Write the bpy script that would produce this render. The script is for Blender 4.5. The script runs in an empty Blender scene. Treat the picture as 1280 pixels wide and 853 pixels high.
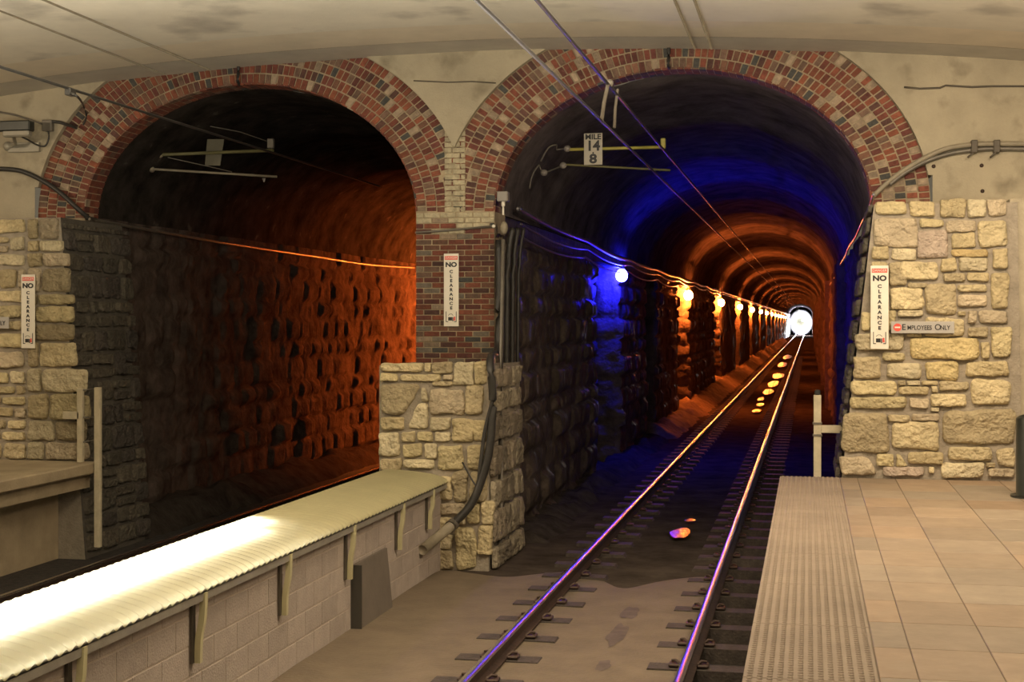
import bpy, math, random
from mathutils import Vector, noise
random.seed(7)
SC = bpy.context.scene
COL = SC.collection

# ------------------------------------------------------------------ camera
F = 1790.0; VPX = 1011.0; HY = 402.0
TH = math.atan((VPX - 640) / F)
CT, ST = math.cos(TH), math.sin(TH)
CZ = 2.74
cam_d = bpy.data.cameras.new('camera'); cam = bpy.data.objects.new('camera', cam_d); COL.objects.link(cam)
cam.location = (0, 0, CZ); cam.rotation_euler = (math.pi / 2, 0, TH)
cam_d.sensor_width = 36; cam_d.lens = F / 1280 * 36
cam_d.shift_y = -(426.5 - HY) / 1280
cam_d.clip_end = 800
SC.camera = cam

def P(u, v, X=None, Y=None, Z=None):
    a = (u - 640) / F; b = (HY - v) / F
    d = Vector((CT * a - ST, ST * a + CT, b))
    if X is not None: t = X / d.x
    elif Y is not None: t = Y / d.y
    else: t = (Z - CZ) / d.z
    p = d * t; p.z += CZ
    return p

# ------------------------------------------------------------------ world, lights, exposure
SC.view_settings.view_transform = 'Standard'; SC.view_settings.look = 'None'
SC.view_settings.gamma = 1; SC.view_settings.exposure = 0.0
SC.view_settings.use_curve_mapping = False
w = bpy.data.worlds.new('world'); SC.world = w; w.use_nodes = True
w.node_tree.nodes['Background'].inputs[0].default_value = (1.0, 0.82, 0.55, 1)
w.node_tree.nodes['Background'].inputs[1].default_value = 0.13

def area(name, loc, rot, sx, sy, e, col, spread=math.pi):
    l = bpy.data.lights.new(name, 'AREA'); l.shape = 'RECTANGLE'; l.size = sx; l.size_y = sy
    l.energy = e; l.color = col; l.spread = spread
    o = bpy.data.objects.new(name, l); COL.objects.link(o); o.location = loc; o.rotation_euler = rot
    return o
WARM = (1.0, 0.78, 0.54)
# station lighting: rows of ceiling fluorescents behind and beside the camera, plus added uplight
area('station_light_right', (2.4, 11.6, 5.45), (math.radians(20), 0, 0), 3.0, .8, 330, WARM)
area('station_light_middle', (-2.6, 9.5, 5.5), (math.radians(8), 0, 0), 2.4, .8, 150, WARM)
area('station_light_left', (-12.6, 9.5, 5.2), (math.radians(15), math.radians(-25), 0), 1.0, 1.0, 420, WARM)
area('station_light_rear', (-1.5, 1.5, 5.2), (math.radians(20), 0, 0), 7, 1.5, 200, WARM)
area('ceiling_fill', (-3.5, 9, 3.4), (math.radians(172), 0, 0), 10, 2.0, 640, (1.0, .90, .72))  # added fill aimed upward to brighten the ceiling

ORANGE = (1.0, 0.18, 0.025); BLUE = (0.012, 0.012, 1.0)
LAMP_R = 1400.0; LAMP_BLUE = 800.0; HEAD = 30000.0

# ------------------------------------------------------------------ materials
def N(nt, t, **kw):
    n = nt.nodes.new(t)
    for k, v in kw.items(): setattr(n, k, v)
    return n
def mat(name, col, rough=0.8, metal=0.0, var=0.25, scale=6.0, bump=0.15, attr=False, bscale=40.0, stain=None, spec=0.5, coat=0, bdist=.03):
    m = bpy.data.materials.new(name); m.use_nodes = True; nt = m.node_tree; L = nt.links
    bs = nt.nodes['Principled BSDF']
    bs.inputs['Roughness'].default_value = rough; bs.inputs['Metallic'].default_value = metal
    bs.inputs['Specular IOR Level'].default_value = spec
    bs.inputs['Coat Weight'].default_value = coat
    tc = N(nt, 'ShaderNodeTexCoord')
    no = N(nt, 'ShaderNodeTexNoise'); no.inputs['Scale'].default_value = scale; no.inputs['Detail'].default_value = 8; no.inputs['Roughness'].default_value = .65
    L.new(tc.outputs['Object'], no.inputs['Vector'])
    mr = N(nt, 'ShaderNodeMapRange'); mr.inputs[1].default_value = .3; mr.inputs[2].default_value = .7
    mr.inputs[3].default_value = 1 - var; mr.inputs[4].default_value = 1 + var
    L.new(no.outputs['Fac'], mr.inputs[0])
    mul = N(nt, 'ShaderNodeVectorMath', operation='SCALE')
    if attr:
        at = N(nt, 'ShaderNodeAttribute', attribute_name='Col'); L.new(at.outputs['Color'], mul.inputs[0])
    else:
        mul.inputs[0].default_value = col[:3]
    L.new(mr.outputs[0], mul.inputs['Scale'])
    out = mul.outputs[0]
    if stain:
        sc_, scol, lo, hi = stain
        n2 = N(nt, 'ShaderNodeTexNoise'); n2.inputs['Scale'].default_value = sc_; n2.inputs['Detail'].default_value = 6
        L.new(tc.outputs['Object'], n2.inputs['Vector'])
        m2 = N(nt, 'ShaderNodeMapRange'); m2.inputs[1].default_value = lo; m2.inputs[2].default_value = hi
        L.new(n2.outputs['Fac'], m2.inputs[0])
        mx = N(nt, 'ShaderNodeMix', data_type='RGBA'); L.new(m2.outputs[0], mx.inputs['Factor'])
        L.new(out, mx.inputs['A']); mx.inputs['B'].default_value = (*scol, 1)
        out = mx.outputs['Result']
    L.new(out, bs.inputs['Base Color'])
    if bump:
        nb = N(nt, 'ShaderNodeTexNoise'); nb.inputs['Scale'].default_value = bscale; nb.inputs['Detail'].default_value = 5
        L.new(tc.outputs['Object'], nb.inputs['Vector'])
        bp = N(nt, 'ShaderNodeBump'); bp.inputs['Strength'].default_value = bump; bp.inputs['Distance'].default_value = bdist
        L.new(nb.outputs['Fac'], bp.inputs['Height']); L.new(bp.outputs[0], bs.inputs['Normal'])
    return m
def emis(name, col, s):
    m = bpy.data.materials.new(name); m.use_nodes = True; nt = m.node_tree
    nt.nodes.remove(nt.nodes['Principled BSDF'])
    e = N(nt, 'ShaderNodeEmission'); e.inputs[0].default_value = (*col, 1); e.inputs[1].default_value = s
    nt.links.new(e.outputs[0], nt.nodes['Material Output'].inputs[0]); return m

M = {}
M['concrete'] = mat('concrete_wall', (.40, .35, .25), .85, var=.16, scale=1.3, bump=.25, stain=(3.0, (.22, .19, .13), .56, .78))
M['ceiling'] = mat('ceiling_concrete', (.70, .66, .56), .8, var=.10, scale=1.2, bump=.1, stain=(1.1, (.45, .42, .36), .56, .70))
M['ceiling_edge'] = mat('ceiling_edge_concrete', (.52, .49, .42), .8, var=.12, scale=2, bump=.1)
M['ceiling_warm'] = mat('ceiling_warm_concrete', (.70, .63, .50), .8, var=.08, scale=2, bump=.1)
M['brick'] = mat('brick', (0, 0, 0), .8, attr=True, var=.35, scale=14, bump=.5, bscale=30)
M['mortar_attr'] = mat('return_mortar', (0, 0, 0), .9, attr=True, var=.2, scale=8, bump=.5)
M['mortar'] = mat('mortar', (.36, .29, .19), .9, var=.3, scale=5, bump=.4)
M['stone'] = mat('rubble_stone', (0, 0, 0), .8, attr=True, var=.22, scale=7, bump=.8, bscale=22, bdist=.07)
M['stone_mortar'] = mat('stone_mortar', (.31, .27, .21), .9, var=.2, scale=8, bump=.5)
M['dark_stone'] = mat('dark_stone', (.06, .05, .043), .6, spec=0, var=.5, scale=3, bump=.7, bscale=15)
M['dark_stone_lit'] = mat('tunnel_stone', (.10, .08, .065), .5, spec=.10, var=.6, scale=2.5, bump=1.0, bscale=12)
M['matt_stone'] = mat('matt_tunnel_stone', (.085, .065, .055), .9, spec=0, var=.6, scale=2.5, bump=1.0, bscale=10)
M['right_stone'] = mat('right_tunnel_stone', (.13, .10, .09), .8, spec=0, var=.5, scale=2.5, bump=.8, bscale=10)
M['ledge'] = mat('pale_rubble', (.17, .13, .09), .85, spec=.1, var=.4, scale=3, bump=1.0, bscale=10)
M['lining'] = mat('tunnel_lining', (.125, .108, .112), .7, spec=0, var=.5, scale=2.0, bump=.35, bscale=18)
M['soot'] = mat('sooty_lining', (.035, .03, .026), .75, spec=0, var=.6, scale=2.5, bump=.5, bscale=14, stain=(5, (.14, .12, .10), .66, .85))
M['floor'] = mat('track_floor', (.15, .115, .078), .85, var=.18, scale=2.5, bump=.4, bscale=30, stain=(1.6, (.12, .09, .06), .55, .75))
M['shaded_floor'] = mat('tunnel_floor', (.065, .052, .042), .75, spec=0, var=.4, scale=2.2, bump=.35, bscale=9)  # floor past the tunnel mouth darkened to stand in for shade
M['ballast'] = mat('dark_ballast', (.035, .03, .026), .9, var=.6, scale=18, bump=.8, bscale=30)
M['tie'] = mat('tie_wood', (.055, .043, .034), .8, var=.4, scale=15, bump=.4)
M['rail'] = mat('rail_steel_polished', (1, .95, .92), .27, 1.0, var=.1, scale=5, bump=.05)
M['rust'] = mat('rail_rust', (.055, .033, .024), .6, .2, var=.4, scale=12, bump=.2)
M['block'] = mat('concrete_block', (0, 0, 0), .9, attr=True, var=.1, scale=10, bump=.4, bscale=60)
M['block_mortar'] = mat('block_mortar', (.44, .37, .30), .9, var=.1, bump=.2)
M['cream'] = mat('cream_fibreglass_bracket', (.50, .46, .27), .45, var=.08, bump=0)
M['strap'] = mat('dark_strap', (.09, .075, .055), .6, var=.2, bump=.1)
M['galv'] = mat('galvanised_trim', (.33, .31, .27), .5, .3, var=.15, bump=.05)
M['panel'] = mat('grey_board', (.16, .135, .11), .7, var=.1, bump=.1)
M['panel_edge'] = mat('dark_board_edge', (.05, .045, .035), .7, var=.1, bump=0)
M['cable'] = mat('black_cable', (.035, .033, .03), .45, var=.2, bump=0)
M['conduit'] = mat('grey_conduit', (.16, .145, .12), .45, .3, var=.2, bump=0)
M['tancond'] = mat('dusty_conduit', (.27, .235, .17), .6, var=.2, bump=0)
M['shiny'] = mat('shiny_cable', (.30, .29, .30), .28, .7, var=.2, bump=0)
M['wire'] = mat('contact_wire_copper', (.022, .018, .015), .45, 0.0, var=.1, bump=0, spec=.35)
M['yellow'] = mat('yellow_fibreglass_rod', (.40, .36, .08), .5, var=.15, bump=0)
M['olive'] = mat('olive_rod', (.15, .14, .06), .5, var=.15, bump=0)
M['insul'] = mat('pale_insulator', (.26, .235, .21), .4, var=.1, bump=0)
M['white'] = mat('sign_white', (.80, .76, .66), .5, var=.03, bump=0)
M['mile_white'] = mat('weathered_sign_white', (.50, .46, .37), .6, var=.08, bump=0)
M['grey'] = mat('sign_grey', (.42, .40, .37), .5, var=.04, bump=0)
M['red'] = mat('sign_red', (.75, .10, .07), .5, var=.03, bump=0)
M['black'] = mat('sign_black', (.02, .02, .02), .5, var=0, bump=0)
M['signback'] = mat('sign_back_metal', (.15, .14, .10), .5, .2, var=.1, bump=0)
M['post'] = mat('post_paint', (.50, .44, .31), .6, var=.15, scale=12, bump=.1)
M['postcap'] = mat('dark_cap', (.02, .02, .02), .5, var=0, bump=0)
M['bollard'] = mat('dark_bollard_metal', (.035, .038, .033), .35, .3, var=.2, bump=0)
M['camhouse'] = mat('camera_housing', (.32, .30, .24), .5, .2, var=.1, bump=0)
M['tile'] = mat('platform_tile', (0, 0, 0), .55, attr=True, var=.14, scale=5, bump=.08, bscale=20, stain=(3.0, (.30, .24, .17), .6, .85))
M['grout'] = mat('tile_grout', (.17, .135, .095), .9, var=.1, bump=.1)
M['tactile'] = mat('tactile_paver', (.265, .21, .158), .75, var=.14, scale=2.0, bump=.1)
M['platform'] = mat('platform_concrete', (.25, .21, .15), .85, var=.2, bump=.3)
M['leftplat'] = mat('left_platform_concrete', (.36, .29, .19), .8, var=.2, scale=3, bump=.2)
M['train'] = mat('train_paint', (.45, .45, .48), .4, .2, var=.05, bump=0)
M['glass'] = mat('dark_glass', (.02, .02, .03), .08, 0, var=0, bump=0)
M['water'] = mat('puddle_water', (.03, .03, .03), .2, 0, var=.1, bump=.9, bscale=9, spec=1.0)
M['lamp_orange'] = emis('orange_lamp_glow', ORANGE, LAMP_R)
M['lamp_orange_left'] = emis('orange_lamp_glow_strong', ORANGE, LAMP_R * 26)
M['lamp_blue'] = emis('blue_lamp_glow', BLUE, LAMP_BLUE)
M['tube'] = emis('fluorescent_tube', (1.0, .95, .78), 46)
M['head'] = emis('headlight_glow', (.85, .85, 1.0), HEAD)
# translucent corrugated cover
def cover_mat():
    m = bpy.data.materials.new('translucent_cover'); m.use_nodes = True; nt = m.node_tree; L = nt.links
    bs = nt.nodes['Principled BSDF']; bs.inputs['Roughness'].default_value = .4
    bs.inputs['Base Color'].default_value = (.50, .46, .24, 1)
    tr = N(nt, 'ShaderNodeBsdfTranslucent'); tr.inputs[0].default_value = (.95, .93, .78, 1)
    mx = N(nt, 'ShaderNodeMixShader'); mx.inputs[0].default_value = .38
    L.new(bs.outputs[0], mx.inputs[1]); L.new(tr.outputs[0], mx.inputs[2])
    L.new(mx.outputs[0], nt.nodes['Material Output'].inputs[0])
    tc = N(nt, 'ShaderNodeTexCoord'); no = N(nt, 'ShaderNodeTexNoise'); no.inputs['Scale'].default_value = 5; no.inputs['Detail'].default_value = 6
    L.new(tc.outputs['Object'], no.inputs['Vector'])
    mr = N(nt, 'ShaderNodeMix', data_type='RGBA'); mr.inputs['A'].default_value = (.36, .33, .19, 1); mr.inputs['B'].default_value = (.56, .51, .29, 1)
    L.new(no.outputs['Fac'], mr.inputs['Factor']); L.new(mr.outputs['Result'], bs.inputs['Base Color'])
    return m
M['cover'] = cover_mat()

# ------------------------------------------------------------------ mesh helpers
class MB:
    def __init__(s): s.v = []; s.f = []; s.c = []; s.sm = []
    def add(s, vs, fs, col=(1, 1, 1), smooth=False):
        b = len(s.v); s.v += [tuple(v) for v in vs]
        for f in fs: s.f.append([b + i for i in f]); s.c.append(col); s.sm.append(smooth)
    def box(s, x0, x1, y0, y1, z0, z1, col=(1, 1, 1)):
        vs = [(x, y, z) for x in (x0, x1) for y in (y0, y1) for z in (z0, z1)]
        s.add(vs, [(0, 1, 3, 2), (4, 6, 7, 5), (0, 4, 5, 1), (2, 3, 7, 6), (0, 2, 6, 4), (1, 5, 7, 3)], col)
    def bevbox(s, x0, x1, y0, y1, z0, z1, b, col=(1, 1, 1)):
        # box with chamfered edges in every axis
        vs = []; idx = {}
        X = (x0, x1); Y = (y0, y1); Z = (z0, z1)
        for i in (0, 1):
            for j in (0, 1):
                for k in (0, 1):
                    sx, sy, sz = (1, -1)[i], (1, -1)[j], (1, -1)[k]
                    for ax in range(3):
                        p = [X[i] + sx * b, Y[j] + sy * b, Z[k] + sz * b]
                        p[ax] = (X[i], Y[j], Z[k])[ax]
                        idx[(i, j, k, ax)] = len(vs); vs.append(p)
        fs = []
        for ax in range(3):
            o1, o2 = [a for a in range(3) if a != ax]
            for sd in (0, 1):
                q = []
                for (a, c) in ((0, 0), (1, 0), (1, 1), (0, 1)):
                    t = [0, 0, 0]; t[ax] = sd; t[o1] = a; t[o2] = c
                    q.append(idx[(*t, ax)])
                fs.append(q)
        for ax in range(3):
            o1, o2 = [a for a in range(3) if a != ax]
            for a in (0, 1):
                for c in (0, 1):
                    t0 = [0, 0, 0]; t0[o1] = a; t0[o2] = c; t1 = list(t0); t1[ax] = 1
                    fs.append([idx[(*t0, o1)], idx[(*t1, o1)], idx[(*t1, o2)], idx[(*t0, o2)]])
        for i in (0, 1):
            for j in (0, 1):
                for k in (0, 1): fs.append([idx[(i, j, k, a)] for a in range(3)])
        s.add(vs, fs, col)
    def tube(s, pts, r, n=8, col=(1, 1, 1), caps=True):
        pts = [Vector(p) for p in pts]; rings = []
        up = Vector((0, 0, 1)); vs = []; 
        for i, p in enumerate(pts):
            t = (pts[min(i + 1, len(pts) - 1)] - pts[max(i - 1, 0)]).normalized()
            a = t.cross(up)
            if a.length < .05: a = t.cross(Vector((0, 1, 0)))
            a.normalize(); b = t.cross(a).normalized()
            rr = r[i] if isinstance(r, (list, tuple)) else r
            for k in range(n):
                g = 2 * math.pi * k / n
                vs.append(p + a * math.cos(g) * rr + b * math.sin(g) * rr)
        fs = [(i * n + k, i * n + (k + 1) % n, (i + 1) * n + (k + 1) % n, (i + 1) * n + k) for i in range(len(pts) - 1) for k in range(n)]
        if caps: fs += [tuple(range(n)), tuple(reversed(range((len(pts) - 1) * n, len(pts) * n)))]
        s.add(vs, fs, col, True)
    def sphere(s, c, r, col=(1, 1, 1), n=12, m=8, sq=(1, 1, 1)):
        vs = []; fs = []
        for i in range(m + 1):
            p = math.pi * i / m
            for k in range(n):
                g = 2 * math.pi * k / n
                vs.append((c[0] + r * sq[0] * math.sin(p) * math.cos(g), c[1] + r * sq[1] * math.sin(p) * math.sin(g), c[2] + r * sq[2] * math.cos(p)))
        for i in range(m):
            for k in range(n): fs.append((i * n + k, (i + 1) * n + k, (i + 1) * n + (k + 1) % n, i * n + (k + 1) % n))
        s.add(vs, fs, col, True)
    def grid(s, fn, ns, nt, col=(1, 1, 1), smooth=True, colfn=None):
        b = len(s.v)
        for i in range(ns + 1):
            for j in range(nt + 1): s.v.append(tuple(fn(i / ns, j / nt)))
        for i in range(ns):
            for j in range(nt):
                a = b + i * (nt + 1) + j
                s.f.append([a, a + 1, a + nt + 2, a + nt + 1]); s.c.append(colfn(i / ns, j / nt) if colfn else col); s.sm.append(smooth)
    def build(s, name, m, parent=None, origin=None):
        me = bpy.data.meshes.new(name)
        o0 = Vector(origin) if origin is not None else Vector((0, 0, 0))
        me.from_pydata([tuple(Vector(v) - o0) for v in s.v] if origin is not None else s.v, [], s.f); me.update()
        me.materials.append(m)
        me.polygons.foreach_set('use_smooth', s.sm)
        at = me.color_attributes.new('Col', 'FLOAT_COLOR', 'CORNER')
        data = []
        for f, c in zip(s.f, s.c): data += [c[0], c[1], c[2], 1.0] * len(f)
        at.data.foreach_set('color', data)
        o = bpy.data.objects.new(name, me); COL.objects.link(o)
        if parent is not None:
            o.parent = parent; o.matrix_parent_inverse = parent_inv(parent)
        elif origin is not None: o.location = o0
        return o
def parent_inv(p):
    # parents are empties or meshes; builders give children in world coordinates
    from mathutils import Matrix
    t = Vector((0, 0, 0)); q = p
    while q is not None:
        t += Vector(q.location); q = q.parent
    return Matrix.Translation(-t)
def thing(name, label, cat, loc=(0, 0, 0), group=None):
    o = bpy.data.objects.new(name, None); COL.objects.link(o); o.location = loc
    o.empty_display_size = .1
    tag(o, label, cat, group); return o
def tag(o, label=None, cat=None, group=None, kind=None):
    if label: o['label'] = label
    if cat: o['category'] = cat
    if group: o['group'] = group
    if kind: o['kind'] = kind
    return o
def struct(o, label=None): o['kind'] = 'structure'; return o if not label else tag(o, label)
def smooth_path(pts, k=6):
    pts = [Vector(p) for p in pts]; out = []
    for i in range(len(pts) - 1):
        p0 = pts[max(i - 1, 0)]; p1 = pts[i]; p2 = pts[i + 1]; p3 = pts[min(i + 2, len(pts) - 1)]
        for j in range(k):
            t = j / k
            out.append(.5 * ((2 * p1) + (p2 - p0) * t + (2 * p0 - 5 * p1 + 4 * p2 - p3) * t * t + (3 * p1 - p0 - 3 * p2 + p3) * t ** 3))
    out.append(pts[-1]); return out
def text(body, name, m, loc, size, parent, depth=.002, align='CENTER', sx=1.0, label=None, bold=.0):
    c = bpy.data.curves.new(name, 'FONT'); c.body = body; c.size = size; c.align_x = align; c.align_y = 'CENTER'
    c.extrude = depth; c.offset = bold; c.resolution_u = 3
    t = bpy.data.objects.new('tmp', c); COL.objects.link(t)
    dg = bpy.context.evaluated_depsgraph_get(); me = bpy.data.meshes.new_from_object(t.evaluated_get(dg))
    bpy.data.objects.remove(t); bpy.data.curves.remove(c)
    me.materials.clear(); me.materials.append(m)
    for v in me.vertices:
        x, y, z = v.co; v.co = (loc[0] + x * sx, loc[1] - z, loc[2] + y)
    o = bpy.data.objects.new(name, me); COL.objects.link(o)
    o.parent = parent; o.matrix_parent_inverse = parent_inv(parent)
    if label: o['label'] = label
    return o
def fn3(x, y, z, s): return noise.noise(Vector((x * s, y * s, z * s)))

# ------------------------------------------------------------------ layout constants
YW = 15.24      # front of the stone walls
YB = 16.46      # face of the brick rings
RA, RB, SP = 2.15, 1.61, 4.03      # arch half width, rise, spring height
RCX, LCX = -1.47, -6.73            # tunnel centres
TW = .64                           # ring thickness
ZP = 1.12                          # platform height
TCX = -1.67                        # track centre (right)
YEND = 318.0
def ceil_z(x): return 5.92 - .0089 * (x + 3.9) ** 2

# ------------------------------------------------------------------ floor, platforms, ceiling
mb = MB()
def fl(x0, x1, y0, y1, z, n=0.012, st=.25):
    nx = max(1, int((x1 - x0) / st)); ny = max(1, int((y1 - y0) / st))
    mb.grid(lambda a, b: (x0 + (x1 - x0) * a, y0 + (y1 - y0) * b, z + n * fn3(x0 + (x1 - x0) * a, y0 + (y1 - y0) * b, 0, 1.3)), nx, ny)
def yend(x): return 15.25 + .35 * noise.noise(Vector((x * 1.4, 3, 0))) - .45 * math.exp(-((x + 1.9) / .25) ** 2)  # ragged outline of the shade edge at the tunnel mouth
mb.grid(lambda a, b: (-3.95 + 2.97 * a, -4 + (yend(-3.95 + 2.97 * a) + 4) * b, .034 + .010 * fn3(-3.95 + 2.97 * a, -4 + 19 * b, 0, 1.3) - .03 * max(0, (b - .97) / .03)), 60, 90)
struct(mb.build('floor', M['floor']))
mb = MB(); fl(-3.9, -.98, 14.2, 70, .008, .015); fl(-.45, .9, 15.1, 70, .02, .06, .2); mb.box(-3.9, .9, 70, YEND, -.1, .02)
struct(mb.build('floor_tunnel', M['shaded_floor']))
mb = MB(); mb.box(-1.1, .1, -4, 15.3, -.3, -.08); mb.box(-9.6, -4.0, -4, 80, -.3, -.02); mb.box(-1.0, -.4, 15.0, 70, -.3, -.06)
struct(mb.build('floor_trackbed', M['ballast']))

# right platform
mb = MB(); mb.box(-.27, 4.5, -4, YW, .9, ZP - .03); mb.box(-.1, 4.5, -4, YW, -.1, .95)
struct(mb.build('floor_platform', M['platform']))
mb = MB(); mb.box(.30, 4.5, 3, YW, ZP - .04, ZP - .006); struct(mb.build('floor_grout', M['grout']))
mb = MB()
cx = [.315, .49, .87, 1.38, 1.89, 2.40, 2.91, 3.42, 3.93, 4.45]
for i in range(len(cx) - 1):
    y = 3.0 + (i % 2) * .0
    while y < YW - .02:
        y1 = min(y + .62, YW - .005)
        if i % 2 and False: pass
        k = random.uniform(.86, 1.12); t = random.uniform(-.02, .02)
        mb.bevbox(cx[i] + .003, cx[i + 1] - .003, y + .003, y1 - .003, ZP - .02, ZP, .002, (.29 * k + t, .222 * k, .158 * k - t * .5))
        y = y1
struct(mb.build('floor_tiles', M['tile']))
# tactile edge: panels with domes
mb = MB()
pw, y = .597, 4.2
x0 = -.295
while y < YW - .01:
    y1 = min(y + 1.2, YW)
    mb.bevbox(x0, x0 + .607, y + .004, y1 - .003, ZP - .06, ZP, .004)
    nx = 13; ny = int(round((y1 - y) / .048))
    for i in range(nx):
        for j in range(ny):
            cxx = x0 + .03 + i * .0455; cy = y + .026 + j * .0478
            if cy > y1 - .015: continue
            vs = []; n = 6
            for (r, z) in ((.015, ZP), (.010, ZP + .006)):
                for q in range(n): g = 2 * math.pi * q / n; vs.append((cxx + r * math.cos(g), cy + r * math.sin(g), z))
            fs = [(q, (q + 1) % n, n + (q + 1) % n, n + q) for q in range(n)] + [tuple(range(n, 2 * n))]
            mb.add(vs, fs)
    y = y1
struct(mb.build('floor_tactile_edge', M['tactile']))
# left platform with overhanging slab
mb = MB()
mb.bevbox(-14, -8.03, -4, YW + .02, ZP - .13, ZP, .015)
mb.box(-14, -8.15, -4, YW, ZP - .3, ZP - .13)
mb.box(-14, -8.55, -4, YW, -.1, ZP - .28)
struct(mb.build('floor_left_platform', M['leftplat']))

# ceiling: shallow arch with bands
def ceil_band(name, y0, y1, dz, m):
    mb = MB()
    mb.grid(lambda a, b: (-14 + 19 * a, y0 + (y1 - y0) * b, ceil_z(-14 + 19 * a) + dz + .008 * fn3(-14 + 19 * a, y0 + (y1 - y0) * b, 0, .9)), 60, 6)
    mb.grid(lambda a, b: (-14 + 19 * a, y0, ceil_z(-14 + 19 * a) + dz + .012 + b * .3), 60, 1)
    return struct(mb.build(name, m))
ceil_band('ceiling', -4, 14.9, .0, M['ceiling'])
ceil_band('ceiling_middle_band', 14.9, 15.75, .002, M['ceiling_warm'])
ceil_band('ceiling_edge', 15.75, YB + .3, 0, M['ceiling_edge'])

# ------------------------------------------------------------------ concrete portal wall with ring openings
def outer_z(x):
    for c in (RCX, LCX):
        t = (x - c) / (RA + TW)
        if abs(t) < 1:
            z = SP + (RB + TW) * math.sqrt(1 - t * t)
            return z
    return SP
def oz(x):
    z = 3.9
    for c in (RCX, LCX):
        t = (x - c) / (RA + TW)
        if abs(t) < 1: z = max(z, SP + (RB + TW) * math.sqrt(1 - t * t))
    return z
mb = MB(); YC = YB - .06
n = 420; xs = [-14 + 19 * i / n for i in range(n + 1)]
for i in range(n):
    a, b = xs[i], xs[i + 1]; za, zb = oz(a), oz(b); ta, tb = 6.3, 6.3
    if abs(za - zb) > .3:
        za = zb = min(za, zb) if False else max(za, zb)
    za = min(za, 6.3); zb = min(zb, 6.3)
    mb.add([(a, YC, za), (b, YC, zb), (b, YC, tb), (a, YC, ta), (a, YB + .3, za), (b, YB + .3, zb)], [(0, 1, 2, 3), (4, 5, 1, 0)])
# joint lips: a thin cold joint ledge on the right
struct(mb.build('wall_back', M['concrete']))
mb = MB()
pts = [(P(u, v, Y=YC - .0)) for u, v in ((1130, 109), (1150, 111), (1175, 110), (1182, 107), (1215, 109), (1240, 108), (1290, 108))]
mb.tube(pts, .012, 5); struct(mb.build('trim_1', M['strap']))
mb = MB()
pts = [P(u, v, Y=YC) for u, v in ((517, 101), (540, 102), (560, 103), (590, 102), (620, 104))]
mb.tube(pts, .008, 5); struct(mb.build('trim_2', M['strap']))
# concrete beside the stone walls (right side)
mb = MB(); mb.box(2.0, 4.6, YW + .03, YB, ZP - .05, 3.985); mb.box(1.2, 4.6, YW + .4, YB, 3.0, 3.97)
struct(mb.build('wall_right', M['concrete']))

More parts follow.
